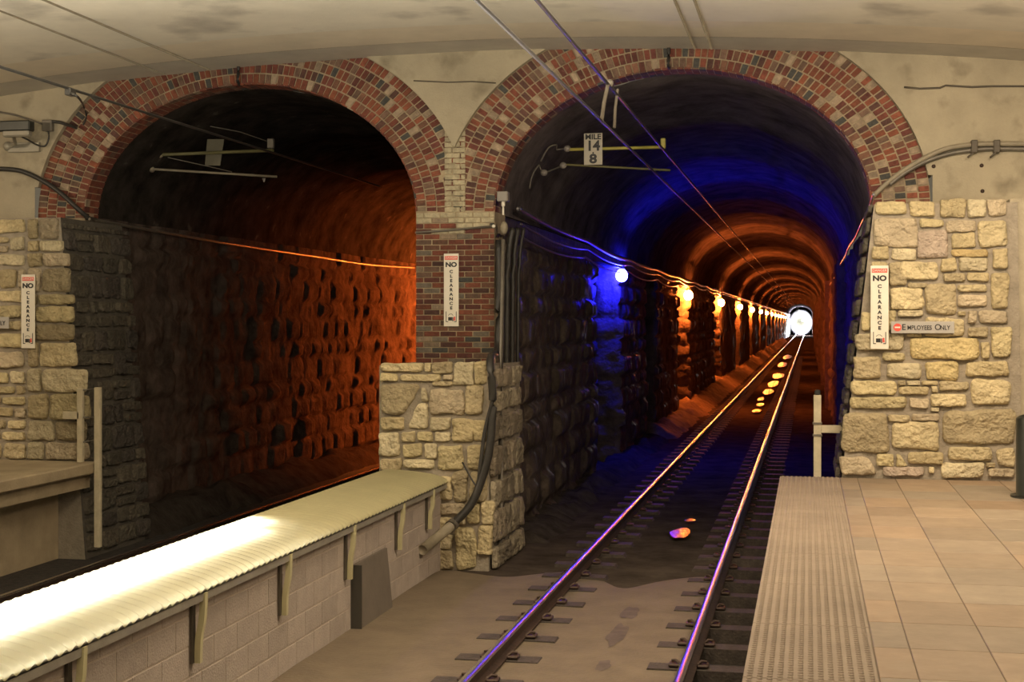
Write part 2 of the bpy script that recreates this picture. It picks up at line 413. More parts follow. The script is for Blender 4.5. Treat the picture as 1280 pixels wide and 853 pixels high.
# ------------------------------------------------------------------ brick rings
BR_ = [(.30, .085, .05), (.25, .07, .045), (.36, .11, .06), (.20, .06, .045), (.28, .13, .08), (.33, .10, .05), (.16, .07, .055), (.27, .16, .11)]
BR = [tuple(q * .62 for q in c) for c in BR_]
def brick_col(pale=.08):
    r = random.random()
    if r < pale: k = random.uniform(.7, 1.2); return (.34 * k, .26 * k, .18 * k)
    if r < pale + .06: return (.06, .06, .055)
    c = random.choice(BR); k = random.uniform(.75, 1.2)
    return tuple(x * k for x in c)
def ring(cx, name, label):
    root = MB()
    nr = 5; th = TW / nr
    # mortar body: annulus solid between inner and outer, from Y YB+.012 back to YB+.5
    ns = 96
    def pt(t, r, y):
        return (cx + (RA + r) * math.cos(t), y, SP + (RB + r) * math.sin(t))
    fr = MB()
    fr.grid(lambda a, b: pt(math.pi * a, TW * b, YB + .014), ns, 1, smooth=False)
    fr.grid(lambda a, b: pt(math.pi * a, 0, YB + .014 + .33 * b), ns, 1)
    for sx in (-1, 1):
        xa, xb = sorted((cx + sx * RA, cx + sx * (RA + TW)))
        if sx == (1 if cx == LCX else -1): xb_ = 0
        fr.box(xa, xb if not (sx == -1 and cx == RCX) and not (sx == 1 and cx == LCX) else xb, YB + .014, YB + .4, 3.85, SP)
    fm = fr
    for r in range(nr):
        r0 = r * th; rm = r0 + th / 2
        # arc-length steps
        t = 0.0
        while t < math.pi:
            ds = math.hypot((RA + rm) * math.sin(t), (RB + rm) * math.cos(t))
            dt = (.073 if r else .078) / ds
            t1 = min(t + dt, math.pi)
            g = .0078 / ds
            xx = cx + (RA + rm) * math.cos(t)
            # stop at the pier centre where the two rings meet
            if not ((cx == RCX and xx < -4.10) or (cx == LCX and xx > -4.10)):
                off = random.uniform(-.006, .006)
                ra, rb_ = r0 + .009, r0 + th - .009
                y0, y1 = YB + off, YB + .06
                q = [pt(t + g, ra, y0), pt(t1 - g, ra, y0), pt(t1 - g, rb_, y0), pt(t + g, rb_, y0)]
                q2 = [pt(t + g, ra, y1), pt(t1 - g, ra, y1), pt(t1 - g, rb_, y1), pt(t + g, rb_, y1)]
                al = min(t, math.pi - t)
                root.add(q + q2, [(0, 1, 2, 3), (0, 4, 5, 1), (1, 5, 6, 2), (2, 6, 7, 3), (3, 7, 4, 0)], brick_col(.04 + .12 * math.exp(-((al - .6) / .35) ** 2)))
            t = t1
    # intrados bricks (underside)
    for j in range(3):
        t = 0.0
        while t < math.pi:
            ds = math.hypot(RA * math.sin(t), RB * math.cos(t)); t1 = min(t + .085 / ds, math.pi); g = .006 / ds
            y0 = YB + .004 + j * .12; y1 = y0 + .11
            q = [pt(t + g, -.006, y0), pt(t1 - g, -.006, y0), pt(t1 - g, -.006, y1), pt(t + g, -.006, y1)]
            q2 = [pt(t + g, .02, y0), pt(t1 - g, .02, y0), pt(t1 - g, .02, y1), pt(t + g, .02, y1)]
            c = brick_col(.03); c = tuple(x * .9 for x in c)
            root.add(q + q2, [(3, 2, 1, 0), (0, 1, 5, 4), (1, 2, 6, 5), (2, 3, 7, 6), (3, 0, 4, 7)], c)
            t = t1
    o = struct(root.build(name, M['brick'])); 
    fm.build('mortar', M['mortar'], o)
    o['label'] = label
    return o
ring(RCX, 'wall_arch_right', 'brick ring around the lit right tunnel mouth')
ring(LCX, 'wall_arch_left', 'brick ring around the dark left tunnel mouth')
# brick pier between the mouths
PX0, PX1 = LCX + RA, RCX - RA      # -4.58 .. -3.62
mb = MB()
zc = 2.24; row = 0
while zc < 4.95:
    z1 = zc + .064
    off = (row % 2) * .10; x = PX0 - off
    # above the springing the pier narrows to the wedge between rings
    lo, hi = PX0, PX1
    if zc > SP - .02:
        # keep only a mortar-coloured wedge
        lo, hi = -4.10 - .13, -4.10 + .13
        x = lo - off
    while x < hi:
        a, b = max(x, lo), min(x + .195, hi)
        if b - a > .03:
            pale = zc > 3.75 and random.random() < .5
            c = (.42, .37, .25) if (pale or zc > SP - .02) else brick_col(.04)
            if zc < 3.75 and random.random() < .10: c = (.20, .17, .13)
            if zc < 3.75: c = tuple(q * .72 for q in c)  # shade on the pier put into its brick colour
            o_ = random.uniform(-.004, .004)
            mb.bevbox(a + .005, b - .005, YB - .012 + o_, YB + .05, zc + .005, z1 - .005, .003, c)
        x += .20
    zc = z1; row += 1
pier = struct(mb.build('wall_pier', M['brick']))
mb = MB(); mb.box(PX0 + .003, PX1 - .003, YB, YB + .6, 2.2, SP + .02); mb.box(-4.3, -3.9, YB + .003, YB + .3, SP, 4.9); mb.build('mortar', M['mortar'], pier)
# side faces of the brick pier (right side, in the right tunnel mouth) is covered by the tunnel wall

# ------------------------------------------------------------------ rubble stones
SCOL = [(.57, .48, .27), (.51, .42, .24), (.62, .52, .31), (.46, .38, .23), (.53, .44, .30), (.60, .52, .34)]
def stone(mb, poly, toW, bulge=.05, col=None, seed=0, mult=1.0):
    # poly: corner points in wall coordinates (s,t); toW(s,t,h) -> world
    rnd = random.Random(seed)
    n = 32
    # resample the outline
    L = []; k = len(poly); tot = 0
    for i in range(k):
        a, b = poly[i], poly[(i + 1) % k]; L.append(math.hypot(b[0] - a[0], b[1] - a[1])); tot += L[-1]
    cx = sum(p[0] for p in poly) / k; cy = sum(p[1] for p in poly) / k
    out = []
    for q in range(n):
        d = tot * q / n; i = 0
        while d > L[i] and i < k - 1: d -= L[i]; i += 1
        a, b = poly[i], poly[(i + 1) % k]; t = d / L[i] if L[i] else 0
        out.append([a[0] + (b[0] - a[0]) * t, a[1] + (b[1] - a[1]) * t])
    # soften the corners
    for _ in range(1):
        out = [[(out[q - 1][0] + 2 * out[q][0] + out[(q + 1) % n][0]) / 4, (out[q - 1][1] + 2 * out[q][1] + out[(q + 1) % n][1]) / 4] for q in range(n)]
    size = min(max(p[0] for p in poly) - min(p[0] for p in poly), max(p[1] for p in poly) - min(p[1] for p in poly))
    j = min(.012, size * .06)
    for p in out:
        nn = noise.noise(Vector((p[0] * 9, p[1] * 9, seed * 1.7))); p[0] += j * nn * 1.6
        p[1] += j * noise.noise(Vector((p[0] * 9, p[1] * 9, seed * 1.7 + 50))) * 1.6
    prof = [(1.0, -.02), (.985, bulge * .45), (.93, bulge * .85), (.78, bulge), (.58, bulge), (.36, bulge), (.16, bulge)]
    vs = []
    tx, ty = rnd.uniform(-.08, .08), rnd.uniform(-.08, .08)
    for (sc, h) in prof:
        for p in out:
            s_ = cx + (p[0] - cx) * sc; t_ = cy + (p[1] - cy) * sc
            hh = h
            if sc < .95:
                hh += (noise.noise(Vector((s_ * 7, t_ * 7, seed))) * .028 + abs(noise.noise(Vector((s_ * 16, t_ * 16, seed + 9)))) * .022) * min(1, size / .2) * mult
                hh += (s_ - cx) * tx + (t_ - cy) * ty
            vs.append(toW(s_, t_, hh))
    vs.append(toW(cx, cy, bulge + tx * 0))
    fs = []
    for r in range(len(prof) - 1):
        for q in range(n): fs.append((r * n + q, r * n + (q + 1) % n, (r + 1) * n + (q + 1) % n, (r + 1) * n + q))
    l = len(prof) - 1
    for q in range(n): fs.append((l * n + q, l * n + (q + 1) % n, len(vs) - 1))
    if col is None:
        c = rnd.choice(SCOL); kk = rnd.uniform(.82, 1.1); col = tuple(x * kk for x in c)
    mb.add(vs, fs, col, True)

def px_stones(mb, lst, ox, oy, sc, Y, base=1000):
    def toW(s, t, h): return (s, Y - h, t)
    for i, it in enumerate(lst):
        q, col = (it if len(it) == 2 and isinstance(it[0], tuple) and isinstance(it[0][0], (int, float, tuple)) and isinstance(it[1], (tuple, type(None))) and len(it[0]) != 2 else (it, None))
        if isinstance(q[0], (int, float)):
            x0, y0, x1, y1 = q; cs = [(x0, y0), (x1, y0), (x1, y1), (x0, y1)]
            rr = random.Random(base + i)
            wj = min((x1 - x0), (y1 - y0)) * .07
            cs = [(a + rr.uniform(-wj, wj), b + rr.uniform(-wj, wj)) for a, b in cs]
        else: cs = list(q)
        poly = []
        for (a, b) in cs:
            p = P(ox + a / sc, oy + b / sc, Y=Y); poly.append((p.x, p.z))
        stone(mb, poly, toW, .045, col, base + i)
YEL = (.62, .50, .25); PNK = (.47, .38, .30); BRN = (.50, .38, .18)
R1 = [(330,115,475,172), (485,112,600,178), (620,105,738,185), (745,105,825,185), (832,100,918,178),
 (325,180,525,312), (530,192,640,230), (648,195,780,248), (790,190,915,318), ((520,250,655,238,660,365,516,365), PNK),
 (672,254,780,322), ((672,328,835,362), BRN), (320,318,395,370), (405,322,515,376), (318,380,392,485), (398,385,470,485),
 (448,382,615,462), (625,365,695,425), (702,362,830,425), (860,322,918,408), (637,434,735,470), (742,432,840,470),
 (700,482,830,514), (850,430,925,585), (478,475,568,498), (400,500,550,590), (560,482,692,618), (702,525,830,580),
 (435,598,545,626), (745,598,783,652), (792,598,922,655), (270,605,315,690), (700,602,735,620), (545,630,735,720),
 (330,598,430,690), (745,672,838,718), (848,665,938,800), (250,700,465,778), (475,700,540,716), ((480,724,795,815), YEL), (803,738,842,810)]
R1 = [((tuple(zip(q[0][0::2], q[0][1::2])), q[1]) if (len(q) == 2 and len(q[0]) == 8) else q) for q in R1]
R2 = [(285,20,430,135), (440,5,560,45), (460,60,640,142), ((668,50,838,145), YEL), (880,50,1115,128), (965,0,1010,35), (1028,-8,1115,28),
 (270,152,512,228), (520,152,562,178), (568,152,640,178), (648,154,735,176), (528,184,688,228), (700,183,732,218), (742,158,900,205),
 (920,145,1120,280), (262,242,572,302), (580,246,685,300), (698,225,888,288), (695,298,742,318),
 ((235,325,470,325,478,540,215,535), None), (468,335,583,372), (592,330,742,368), (488,378,742,515), (765,305,1145,498),
 (790,503,1025,578), (1050,515,1145,610), ((205,560,370,560,415,660,215,655), None), (412,543,505,610), ((512,545,535,545,575,608,512,610), None),
 (575,532,762,595), ((440,612,662,660), PNK), (685,612,712,645), (750,590,985,668), (992,590,1040,615), (1005,622,1145,668)]
R2 = [((tuple(zip(q[0][0::2], q[0][1::2])), q[1]) if (len(q) == 2 and len(q[0]) == 8) else q) for q in R2]
mb = MB()
px_stones(mb, R1, 1000, 220, 3.554, YW, 1000); px_stones(mb, R2, 1000, 440, 4.264, YW, 2000)
def toRight(s, t, h): return (.64 - (3.98 - t) * .12 - h * .6, s, t)
# return face of the wall, looking into the tunnel
def rubble(mb, s0, s1, t0, t1, toW, seed, hmin=.13, hmax=.30, wmin=.2, wmax=.5, gap=.022, cols=None, bulge=.045, k=1.0):
    rr = random.Random(seed); t = t0; i = 0
    while t < t1 - .03:
        h = min(rr.uniform(hmin, hmax), t1 - t)
        if t1 - t - h < hmin * .5: h = t1 - t
        s = s0 - rr.uniform(0, .15)
        while s < s1 - .02:
            w_ = rr.uniform(wmin, wmax) * (.7 + h / hmax * .5)
            a, b = max(s, s0), min(s + w_, s1)
            if s1 - b < wmin * .4: b = s1; w_ = s1 - s + .01
            if b - a > .05:
                split = rr.random() < .22 and h > hmin * 1.5
                parts = [(t, t + h * .5), (t + h * .5, t + h)] if split else [(t, t + h)]
                for (u0, u1) in parts:
                    j = min(gap * 1.2, (u1 - u0) * .12)
                    g = gap / 2
                    poly = [(a + g + rr.uniform(0, j), u0 + g + rr.uniform(0, j)), (b - g - rr.uniform(0, j), u0 + g + rr.uniform(0, j)),
                            (b - g - rr.uniform(0, j), u1 - g - rr.uniform(0, j)), (a + g + rr.uniform(0, j), u1 - g - rr.uniform(0, j))]
                    c = rr.choice(cols or SCOL); kk = rr.uniform(.75, 1.1) * k
                    stone(mb, poly, toW, bulge, tuple(x * kk for x in c), seed * 100 + i); i += 1
            s += w_
        t += h
SHADE_COL = [(.09, .08, .06), (.07, .06, .05), (.11, .095, .07)]  # dark stone colours carry the shade of the return faces
rubble(mb, YW + .02, YB + .1, 1.1, 3.97, toRight, 31, cols=SHADE_COL)
rw = struct(mb.build('wall_stone_right', M['stone']))
mb = MB()
mb.add([(.30, YW, ZP - .3), (2.12, YW, ZP - .3), (2.07, YW, 3.95), (.66, YW, 3.95), (.30, YB + .1, ZP - .3), (.66, YB + .1, 3.95), (2.07, YB + .1, 3.95)],
       [(0, 1, 2, 3), (3, 2, 6, 5)], (.31, .27, .21))
mb.add([(.30, YB + .1, ZP - .3), (.30, YW, ZP - .3), (.66, YW, 3.95), (.66, YB + .1, 3.95)], [(0, 1, 2, 3)], (.09, .08, .065))  # return mortar coloured dark for shade
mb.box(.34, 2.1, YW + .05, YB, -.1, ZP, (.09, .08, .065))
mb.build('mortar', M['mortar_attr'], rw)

# stone base of the pier
C5 = [(102,68,256,99), (260,68,282,99), (287,66,358,104), (365,62,432,145), (103,104,165,132), (170,108,320,132), (325,108,358,128), (285,134,358,150),
 ((102,142,246,142,190,250,102,248), None), ((250,155,262,160,275,205,248,204), None), ((235,210,272,208,272,300,200,302), None), (280,158,400,252), (105,256,190,302), (278,258,352,308),
 (102,314,168,400), (178,312,226,346), (232,314,288,346), (296,314,350,346), (180,356,253,403), (260,352,302,408), (360,262,438,350), (308,358,402,444),
 (102,407,180,448), (184,410,295,442), (408,148,468,250), (438,62,480,145), (430,268,482,345), (360,452,412,562), (412,358,476,450), (300,470,356,555), (290,568,400,606), (420,455,480,560), (410,566,458,640),
 (365,612,405,645), (285,680,360,728), (285,735,360,800), ((368,650,430,650,448,720,440,800,372,806), None), (450,645,500,750), (462,560,505,640), (300,615,358,672), (285,504,296,560)]
C5 = [((tuple(zip(q[0][0::2], q[0][1::2])), q[1]) if (len(q) == 2 and len(q[0]) >= 8) else q) for q in C5]
mb = MB(); px_stones(mb, C5, 440, 430, 2.842, YW, 3000)
def toPier(s, t, h): return (-3.42 + h * .8 + (2.27 - t) * .02, s, t)
rubble(mb, YW + .02, YB + .45, 0, 2.24, toPier, 41, cols=[(.36, .31, .22), (.30, .25, .18), (.26, .22, .16)], hmin=.2, hmax=.42)
ps = struct(mb.build('wall_pier_base', M['stone']))
mb = MB(); mb.box(-4.66, -3.42, YW, YB + .5, -.05, 2.25); mb.build('mortar', M['stone_mortar'], ps)

# left stone wall
mb = MB()
def toLeft(s, t, h): return (s, YW - h, t)
rubble(mb, -12.4, -8.95, ZP, 3.95, toLeft, 53, hmin=.12, hmax=.27, wmin=.2, wmax=.48)
rr = random.Random(9); t = ZP
while t < 3.9:     # irregular quoins at the corner
    h = rr.uniform(.14, .32); t1 = min(t + h, 3.95); e = -8.50 + (3.95 - t) * .13 + rr.uniform(-.06, .06)
    m_ = rr.uniform(-.2, .0) + (-8.95 + e) / 2
    for (a, b) in ((-8.93, m_), (m_, e)):
        c = rr.choice(SCOL); k = rr.uniform(.62, .9)
        stone(mb, [(a + .012, t + .012), (b - .012, t + .012), (b - .014, t1 - .01), (a + .012, t1 - .01)], toLeft, .05, tuple(q * k for q in c), int(t * 1000))
    t = t1
rubble(mb, YW + .02, YB + .45, ZP - 1.1, 3.9, lambda s, t, h: (-8.52 + (3.95 - t) * .079 + h * .8, s, t), 61, cols=SHADE_COL, hmin=.16, hmax=.34)
lw = struct(mb.build('wall_stone_left', M['stone']))
mb = MB()
mb.add([(-13, YW, -.1), (-8.20, YW, -.1), (-8.52, YW, 3.95), (-13, YW, 3.95), (-8.20, YB + .3, -.1), (-8.52, YB + .3, 3.95), (-13, YB + .3, 3.95)],
       [(0, 1, 2, 3), (3, 2, 5, 6)], (.31, .27, .21))
mb.add([(-8.20, YW, -.1), (-8.20, YB + .3, -.1), (-8.52, YB + .3, 3.95), (-8.52, YW, 3.95)], [(0, 1, 2, 3)], (.09, .08, .065))  # left return mortar also has its shade in the colour
mb.build('mortar', M['mortar_attr'], lw)

# ------------------------------------------------------------------ tunnels
CH = []      # course table
rr = random.Random(77); z = -.2
while z < 4.6: h = rr.uniform(.26, .46); CH.append((z, h, rr.random() * 3, rr.uniform(.45, .85))); z += h
def block_h(s, z, amp=1.0, seed=0):
    for i, (z0, h, o, wl) in enumerate(CH):
        if z < z0 + h: break
    q = (s + o) / wl; kq = math.floor(q); fr = q - kq
    jit = .25 * (noise.cell(Vector((kq, i, seed))) - .0)
    dz = min(z - z0, z0 + h - z); ds = min(fr, 1 - fr) * wl
    e = min(1, min(dz, ds) / .06)
    c = noise.cell(Vector((kq * 1.3 + .5, i * 2.1 + .5, seed + .5)))
    b = e * (.07 + .06 * c) + .025 * noise.noise(Vector((s * 2.2, z * 2.2, seed))) + .022 * noise.noise(Vector((s * 5, z * 5, seed))) + .07 * noise.noise(Vector((s * .5, z * .35, seed + 4)))
    return b * amp
def spacing(y0, y1):
    ys = [y0]; 
    while ys[-1] < y1:
        y = ys[-1]; ys.append(min(y1, y + (.055 if y < 36 else .11 if y < 64 else .3 if y < 100 else 1.2)))
    return ys
def side_wall(mb, x, sgn, y0, y1, z0, z1, seed, amp=1.0, dzs=.06):
    # sgn +1: the wall's face looks towards +X
    ys = spacing(y0, y1); nz = max(1, int((z1 - z0) / (dzs if y0 < 60 else .25)))
    def f(a, b):
        y = ys[int(round(a * (len(ys) - 1)))]; z = z0 + (z1 - z0) * b
        return (x + sgn * block_h(y, z, amp, seed), y, z)
    mb.grid(f, len(ys) - 1, nz, smooth=True)
# left side wall of the right tunnel, with refuges
XL = RCX - RA; XR = RCX + RA
NT = 3.78
niches = [(24.6, 28.0, .50), (32.4, 34.5, .45), (40.6, 44.2, .50), (56.5, 61.0, .55), (73, 77.8, .6), (89.5, 94.6, .6), (106.5, 111.5, .6),
          (123.5, 128, .6), (140.5, 145, .6), (157, 162, .6), (174, 179, .6), (191, 196, .6), (208, 213, .6), (225, 230, .6)]
mb = MB()
y = YB + .02
for (a, b, d) in niches:
    side_wall(mb, XL - .06, 1, y, a, -.05, NT, 5)
    side_wall(mb, XL - .06 - d, 1, a, b, -.05, NT, 6)
    # jambs: far jamb faces the camera
    nz = 60 if a < 70 else 14
    mb.grid(lambda p, q: (XL - .08 - d + (d + .02 + block_h(b, -.05 + (NT + .05) * q, 1, 5)) * p, b + .0 - (.06 * noise.noise(Vector((p * 2, q * 14, b))) + (.05 * (1 - abs(2 * ((q * 9.3) % 1) - 1) ** 6) if a < 70 else 0)) * (1 if 0 < p < 1 else 0), -.05 + (NT + .05) * q), 8, nz)
    mb.grid(lambda p, q: (XL - .08 - d + (d + .02 + block_h(a, -.05 + (NT + .05) * q, 1, 5)) * p, a, -.05 + (NT + .05) * q), 2, nz)
    mb.grid(lambda p, q: (XL - .08 - d + (d + .12) * p, a + (b - a) * q, NT), 2, 6)
    y = b
side_wall(mb, XL - .06, 1, y, YEND, -.05, NT, 5)
mb.grid(lambda p, q: (XL - .07 + .02 * fn3(0, YB + q * 100, p, 1.0), YB + .02 + (YEND - YB) * q, NT - .02 + (SP - NT + .03) * p), 2, 300)
struct(mb.build('wall_tunnel_left', M['dark_stone_lit']))
# right side wall
mb = MB()
side_wall(mb, XR + .10, -1, YB + .02, 31, -.05, SP, 15, .5)
side_wall(mb, XR + .03, -1, 31, 120, -.05, SP, 16, .9, .12)
side_wall(mb, XR + .05, -1, 120, YEND, -.05, SP, 16, .9, .4)
mb.grid(lambda p, q: (XR - .1 + .2 * p, 31, SP * q), 1, 4)
for yy in (46, 62.5, 79, 96, 113, 130, 147):   # shallow buttresses
    mb.box(XR - .18, XR + .05, yy, yy + 1.6, -.05, SP)
struct(mb.build('wall_tunnel_right', M['right_stone']))
# vaults
def vault(name, cx, y1, m, seed, ribs=True, yy0=YB + .014 + .36):
    ys = [yy0]
    while ys[-1] < y1:
        y = ys[-1]; ys.append(min(y1, y + (.15 if y < 50 else .4 if y < 120 else 2)))
    mb = MB(); n = 48
    def f(a, b):
        y = ys[int(round(a * (len(ys) - 1)))]; t = math.pi * b
        ph = ((y - 18.2) % 4.2) / 4.2
        rib = -.10 * math.exp(-((ph - .5) / .17) ** 2) if ribs else 0
        rib *= min(1, max(0, (y - 17.5) / 1.5))
        end = 1 if 0 < b < 1 else 0
        r = rib * math.sin(t) ** .5 * end + .05 * noise.noise(Vector((math.cos(t) * 2, y * .35, seed))) * end + .02 * noise.noise(Vector((math.cos(t) * 9, y * 2, seed + math.sin(t) * 9)))
        r -= .035 * min(1, (y - yy0) * 3)
        return (cx + (RA + .04 + r) * math.cos(t), y, SP + (RB + .02 + r) * math.sin(t))
    mb.grid(f, len(ys) - 1, n, smooth=True)
    return struct(mb.build(name, m))
vault('ceiling_tunnel_right', RCX, YEND, M['lining'], 3)
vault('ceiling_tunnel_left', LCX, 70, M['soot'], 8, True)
# left tunnel walls
mb = MB()
side_wall(mb, LCX - RA, 1, YB + .02, 66, -.2, SP + .02, 25, .95)
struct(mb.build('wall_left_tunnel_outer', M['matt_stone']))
mb = MB(); side_wall(mb, LCX + RA + .13, -1, YB + .02, 66, -.2, SP, 27, 1.0, .12); mb.box(LCX + RA - .54, LCX + RA + .1, 34.2, 34.6, -.2, SP + .4); mb.box(LCX - RA - .3, LCX + RA + .3, 66, 66.2, -.2, 6)  # unseen buttress added to keep lamp light off the near stones
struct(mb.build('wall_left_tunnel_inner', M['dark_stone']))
mb = MB(); mb.box(XL - .5, XR + .5, YEND, YEND + .3, -.2, 6); struct(mb.build('wall_tunnel_end', M['soot']))
# rough ledges along the left wall foot
mb = MB()
def ledge(x0, x1, y0, y1, h, seed, st=.12):
    ny = int((y1 - y0) / st); nx = 8
    def f(a, b):
        y = y0 + (y1 - y0) * a; x = x0 + (x1 - x0) * b
        e = min(1, (1 - b) * 2.2) * min(1, (1 - a) * (y1 - y0) / .3, a * (y1 - y0) / .3 + .0)
        return (x + .12 * noise.noise(Vector((y * 1.1, b * 2, seed))) * (b > 0), y, -.02 + h * e * (1 + .45 * noise.noise(Vector((x * 3, y * 1.5, seed)))) + .06 * noise.noise(Vector((x * 5, y * 4, seed))))
    mb.grid(f, ny, nx)
ledge(-4.1, -2.95, 33.2, 40.4, .30, 2); ledge(-4.1, -2.9, 40.9, 56, .36, 3)
ledge(-4.1, -2.9, 56.4, 90, .38, 4, .25); ledge(-4.1, -2.9, 90, 200, .5, 5, .8)
o = mb.build('rubble_ledge', M['ledge']); struct(o, 'rough rubble ledge along the foot of the tunnel wall')
mb = MB(); ledge(-3.75, -3.1, 17.2, 33.0, .17, 1); o = mb.build('rubble_ledge', M['dark_stone']); struct(o)
mb = MB(); ledge(-8.9, -8.2, YB, 60, .3, 12, .2); o = mb.build('rubble_ledge', M['dark_stone']); struct(o)

# ------------------------------------------------------------------ tracks
def rail(x, y0, y1, label, base=.03):
    root = thing('rail', label, 'rail', (x, y0, base))
    prof = [(-.065, 0), (.065, 0), (.065, .012), (.012, .028), (.009, .09), (.033, .103), (.033, .118), (-.033, .118), (-.033, .103), (-.009, .09), (-.012, .028), (-.065, .012)]
    ys = [y0 + (y1 - y0) * i / 40 for i in range(41)]
    mb = MB(); n = len(prof)
    vs = [(x + p[0], yy, base + p[1]) for yy in ys for p in prof]
    fs = [(i * n + k, i * n + (k + 1) % n, (i + 1) * n + (k + 1) % n, (i + 1) * n + k) for i in range(40) for k in range(n)]
    mb.add(vs, fs + [tuple(range(n)), tuple(range(40 * n, 41 * n))]); mb.build('rail_web', M['rust'], root)
    hp = [(-.034, .112)] + [(.034 * q / 6, .134 - .012 * abs(q / 6) ** 2.2) for q in range(-6, 7)] + [(.034, .112)]
    mb = MB(); n = len(hp)
    vs = [(x + p[0], yy, base + p[1]) for yy in ys for p in hp]
    fs = [(i * n + k, i * n + k + 1, (i + 1) * n + k + 1, (i + 1) * n + k) for i in range(40) for k in range(n - 1)]
    mb.add(vs, fs, (1, 1, 1), True); hd = mb.build('rail_head', M['rail'], root); hd['label'] = 'polished running surface'
rail(-2.42, 2, 300, 'steel running rail nearer the block barrier, its top glowing blue then orange', .045)
rail(-.915, 2, 300, 'steel running rail nearer the tactile platform edge, its top glowing orange', .045)
rail(-5.98, 4, 64, 'dark steel rail behind the block barrier, nearer to it', .02)
rail(-7.48, 4, 64, 'dark steel rail below the left platform edge', .02)

def make_tie(y, near):
    lab = ('dark timber railway tie set in the sandy floor in front of the tunnel mouth' if near else 'dark timber railway tie under the rails inside the right tunnel')
    root = thing('railway_tie', lab, 'railway tie', (TCX, y, 0), 'railway ties before the tunnel mouth' if near else 'railway ties inside the right tunnel')
    mb = MB(); w_ = .11
    # one long beam, its middle sunk under the concrete
    secs = [(-2.77, .044), (-2.10, .044), (-2.06, -.02), (-1.27, -.02), (-1.23, .044), (-.42, .044)]
    vs = []
    for (x, z) in secs: vs += [(x, y - w_, -.12), (x, y + w_, -.12), (x, y + w_ - .01, z), (x, y - w_ + .01, z)]
    fs = [(i * 4 + k, i * 4 + (k + 1) % 4, (i + 1) * 4 + (k + 1) % 4, (i + 1) * 4 + k) for i in range(5) for k in range(4)] + [(0, 3, 2, 1), (20, 21, 22, 23)]
    mb.add(vs, fs); mb.build('beam', M['tie'], root)
    for xr in (-2.42, -.915):
        for s in (-1, 1):
            c = MB(); c.bevbox(xr + s * .11 - .045, xr + s * .11 + .045, y - .06, y + .06, .05, .075, .008)
            c.tube([(xr + s * .07, y - .03, .075), (xr + s * .10, y - .02, .10), (xr + s * .13, y + .03, .085)], .012, 6)
            c.build('rail_clip', M['rust'], root)
    return root
def copy_tree(o, dy, label=None, group=None):
    c = o.copy(); COL.objects.link(c); c.location.y += dy
    if label: c['label'] = label
    if group: c['group'] = group
    for ch in o.children:
        d = ch.copy(); COL.objects.link(d); d.parent = c; d.matrix_parent_inverse = ch.matrix_parent_inverse.copy()
    return c
TY0 = P(577, 819.6, Z=.05).y; TS = .762
proto = make_tie(TY0 - 3 * TS, True)
protoi = None
k = -2
while TY0 + k * TS < 112:
    y = TY0 + k * TS
    near = y < 15.2
    copy_tree(proto, y - proto.location.y, None if near else 'dark timber railway tie under the rails inside the right tunnel', None if near else 'railway ties inside the right tunnel')
    k += 1

# wet patches between the rails
pu = [(851, 667, 13, 9), (863, 651, 7, 2.5), (946, 514, 6, 3), (950, 506, 5, 3), (951, 499, 4, 4), (960, 490, 7, 5), (967, 480, 7, 5.5), (973, 470, 7, 5), (978, 456, 6, 4.5), (984, 446.5, 5, 4)]
for i, (u, v, ru, rv) in enumerate(pu):
    c = P(u, v, Z=.05); mb = MB(); l = P(u - ru, v, Z=.05); t = P(u, v - rv, Z=.05)
    rx = abs(c.x - l.x); ry = abs(t.y - c.y) * .65
    def f(a, b):
        g = 2 * math.pi * b; r = a * (1 + .25 * noise.noise(Vector((math.cos(g) * 1.5, math.sin(g) * 1.5, i))))
        return (c.x + rx * r * math.cos(g), c.y + ry * r * math.sin(g), .055 + .012 * (1 - a * a))
    mb.grid(f, 6, 24)
    lab = {0: 'largest bright puddle between the rails, nearest the camera', 1: 'thin puddle sliver just beyond the largest one between the rails'}.get(i, 'small glinting puddle in the row between the rails deep in the right tunnel')
    o = mb.build('puddle', M['water']); tag(o, lab, 'puddle', 'puddles between the rails' if i > 1 else None)
# dark damp stains on the near floor
M['damp'] = mat('damp_stain', (.10, .075, .06), .85, var=.3, bump=.1)
for i, (u, v, ru, rv, lab) in enumerate([(788, 766, 12, 8, 'upper damp stain on the floor between the rails'), (772, 792, 12, 12, 'larger middle damp stain on the floor between the rails'), (753, 832, 10, 6, 'lowest damp stain on the floor between the rails')]):
    c = P(u, v, Z=.04); l = P(u - ru, v, Z=.04); t = P(u, v - rv, Z=.04); rx = abs(c.x - l.x); ry = abs(t.y - c.y); mb = MB()
    def f(a, b):
        g = 2 * math.pi * b; r = a * (1 + .5 * noise.noise(Vector((math.cos(g) * 1.5, math.sin(g) * 1.5, i + 20))))
        return (c.x + rx * r * math.cos(g), c.y + ry * r * math.sin(g), .042 - .004 * a)
    mb.grid(f, 5, 24); tag(mb.build('floor_stain', M['damp']), lab, 'stain')

